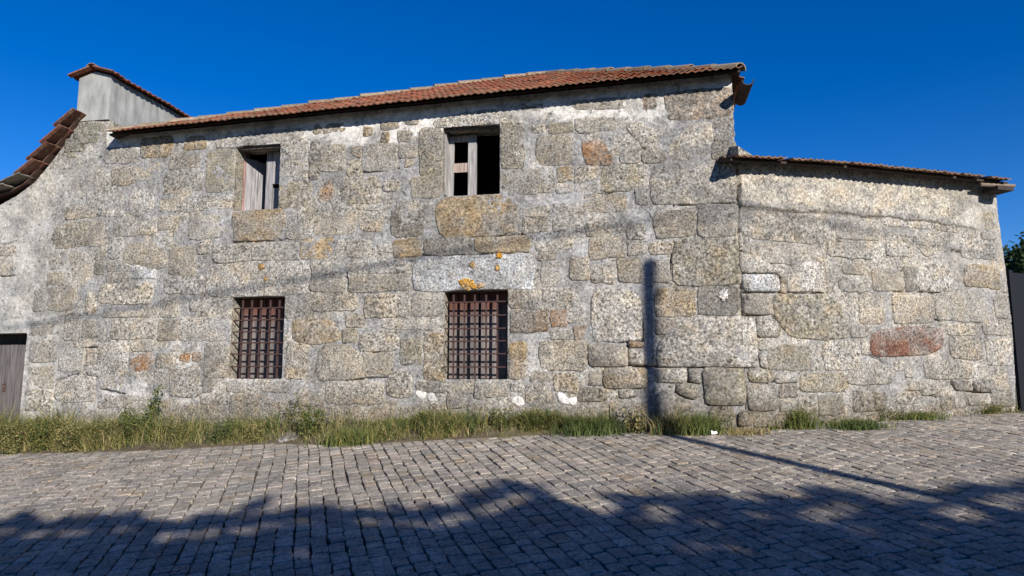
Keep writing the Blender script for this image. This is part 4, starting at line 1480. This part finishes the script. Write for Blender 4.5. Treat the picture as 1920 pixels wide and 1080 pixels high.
# short tufts growing in the joints of the paving
M_ = 5200
xx = rng.uniform(-9, 7, M_); yy = rng.uniform(3.2, 10, M_)
k_ = (yy < edge_y(xx)) & (fbm(xx, yy, 1.3, 3, 63) > .53)
xx, yy = xx[k_], yy[k_]
# snap them towards joints
V, F, T = blades(xx, yy, rng.uniform(.012, .03, len(xx)), np.array(GR['yel'])[rng.integers(0, 2, len(xx))] * .8, .004)
V[:, 2] = V[:, 2] - np.repeat(verge_z(xx, yy) - ground(xx, yy), 6) + .008
tag(make("joint_moss", V, F, M_LEAF, None, T), "tiny moss and grass in the joints of the cobbles", "moss", None, "stuff")


def tuft(name, u, v, n, h, spread, cols, label, cat, lean=.6, group=None):
    p = on_ground(np.array(float(u)), np.array(float(v)), .06)
    p[1] = min(p[1], float(wall_y(p[0])) - .06)
    base = (p[0], p[1], float(verge_z(p[0], p[1])))
    root = empty(name, base, label, cat, group)
    X, Y = p[0] + rng.normal(0, spread, n), p[1] + rng.normal(0, spread * .4, n)
    Y = np.minimum(Y, wall_y(X) - .03)
    t = np.array(cols)[rng.integers(0, len(cols), n)] * rng.uniform(.75, 1.25, (n, 1))
    V, F, T = blades(X, Y, h * rng.uniform(.4, 1.1, n), t, .0055, lean)
    make("blade", V, F, M_LEAF, root, T)["kind"] = "stuff"
    return root


G, Yl, Dr, Dk = GR['green'], GR['yel'], GR['dry'], GR['dark']
tuft("grass_tuft", 1312, 806, 700, .30, .13, G + G + Yl, "bright green grass tuft beside the pole shadow's foot", "grass tuft", .9)
tuft("grass_tuft", 1262, 806, 420, .30, .12, Dk + Dr, "dark half dry grass tuft under the pole shadow", "grass tuft", .9)
tuft("grass_tuft", 1490, 792, 420, .30, .08, G + Yl, "tall green grass tuft at the foot of the annex", "grass tuft", .8)
tuft("grass_tuft", 1607, 796, 700, .15, .16, Dk + G, "low wide grass tuft below the reddish annex stone", "grass tuft", .9)
tuft("grass_tuft", 1722, 778, 420, .13, .13, G + Yl, "small mossy grass tuft near the right of the annex", "grass tuft", .9)
tuft("grass_tuft", 1400, 806, 300, .10, .14, Dr, "straw coloured dry grass clump at the house corner", "grass tuft", 1.2)
tuft("grass_tuft", 655, 826, 520, .24, .14, G + Yl, "fresh green grass clump right of the half buried stone", "grass tuft", .8)
tuft("grass_tuft", 1110, 806, 700, .24, .20, Dk + G, "thick grass clump below the white splashed stones", "grass tuft", .8)


def weed(u, v, h, n_stem, cols, label, spread=.08, leaf=.022, nl=26, group=None):
    p = on_ground(np.array(float(u)), np.array(float(v)), .08)
    p[1] = min(p[1], float(wall_y(p[0])) - .12)
    base = np.array((p[0], p[1], float(verge_z(p[0], p[1]))))
    root = empty("weed", base, label, "weed", group)
    st, P, S_ = MB(), [], []
    for k in range(n_stem):
        a = rng.uniform(0, 2 * np.pi)
        hh_ = h * rng.uniform(.6, 1.0)
        q0 = base + np.array((math.cos(a), math.sin(a) * .5, 0)) * spread * rng.random()
        q2 = q0 + np.array((math.cos(a) * hh_ * .22, math.sin(a) * hh_ * .08, hh_))
        q1 = (q0 + q2) / 2 + np.array((0, 0, hh_ * .06))
        st.tube([q0 - np.array((0, 0, .03)), q1, q2], .0035, 5, .0015)
        f = rng.random(nl) ** .8
        P.append(q0[None] * (1 - f[:, None]) + q2[None] * f[:, None] + rng.normal(0, 1, (nl, 3)) * np.array((.03, .025, .015)) * (1.15 - f[:, None] * .6) * (h / .35))
    st.build("stem", M_LEAF, root, (.12, .12, .05))
    leaf_cloud(np.concatenate(P), leaf, cols, "foliage", root)


weed(272, 822, .74, 4, Dk + G + Yl, "tall leafy weed standing against the pale stones left of the lower window", .04, .021, 130)
weed(248, 828, .46, 16, Dk + G + Yl, "dark bushy weed at the foot of the tall weed", .14, .017, 60)
weed(200, 832, .36, 16, Yl + Dk + Dr, "yellowish bushy weed left of the tall weed", .16, .017, 56)
weed(75, 838, .50, 22, Yl + Yl + G, "yellow green bushy weed beside the grey door", .18, .017, 60)
weed(20, 842, .46, 18, Yl + Dr + G, "golden green weed in front of the grey door", .18, .017, 56)
weed(130, 838, .38, 16, Yl + Dr + Dk, "half dry weed under the pale plaster", .16, .017, 56)
weed(330, 826, .36, 14, Yl + Dk + Dr, "loose half dry weed left of the barred window", .15, .013, 50)
weed(410, 824, .34, 14, G + Dk, "green weed below the left barred window", .14, .013, 50)
weed(470, 822, .28, 12, Yl + Dr, "dry yellow weed below the left barred window", .14, .013, 46)
weed(580, 816, .40, 18, Dk + G + Yl, "dark green bushy weed right of the half buried stone", .12, .017, 60)
weed(546, 812, .52, 4, Dk + Yl, "thin upright weed behind the half buried stone", .03, .018, 44)
weed(800, 808, .24, 10, G + Yl, "small leafy weed under the white splashed stone", .14, .018, 36)
weed(940, 804, .28, 12, Dk + G + Yl, "dark weed below the right barred window", .14, .013, 46)
weed(1190, 796, .32, 12, Dk + Dr, "straggly weed left of the pole shadow", .12, .02, 30)

# half-buried stone at the road edge and a scrap of paper
hs = on_ground(np.array(533.0), np.array(832.0))
V, F = [], []
ring = [(-.10, -.02), (.0, -.06), (.16, -.05), (.20, .12), (.12, .34), (.02, .36), (-.06, .2)]
for k_, (dz, sc_) in enumerate(((-.05, 1.05), (.05, 1.0), (.075, .8))):
    for i, (x, y) in enumerate(ring):
        V.append((hs[0] + x * sc_, hs[1] + .05 + y * sc_, hs[2] + dz + y * .22 + random.uniform(-.008, .008)))
n = len(ring)
F = [(r * n + k, r * n + (k + 1) % n, (r + 1) * n + (k + 1) % n, (r + 1) * n + k) for r in (0, 1) for k in range(n)] + [tuple(2 * n + k for k in range(n))]
tag(make("half_buried_stone", V, F, M_STONE, None, (.15, .14, .125, 1)), "grey half buried stone at the road edge between two clumps of weeds", "stone")
ps = on_ground(np.array(1340.0), np.array(819.0))
pv = [(ps[0] + x, ps[1] + y, float(ground(ps[0] + x, ps[1] + y)) + z) for x, y, z in ((-.035, 0, .03), (-.005, -.015, .035), (.0, .02, .055), (-.03, .03, .07), (.035, -.005, .045), (.03, .03, .06))]
pv += [(a_, b_, c_ - .004) for a_, b_, c_ in pv]
tag(make("paper_scrap", pv, [(0, 1, 2, 3), (1, 4, 5, 2), (9, 8, 7, 6), (8, 11, 10, 7), (0, 6, 7, 1), (1, 7, 10, 4)], M_PAINT, None, (.8, .8, .78)), "crumpled white paper scrap on the cobbles beside the grass", "litter")
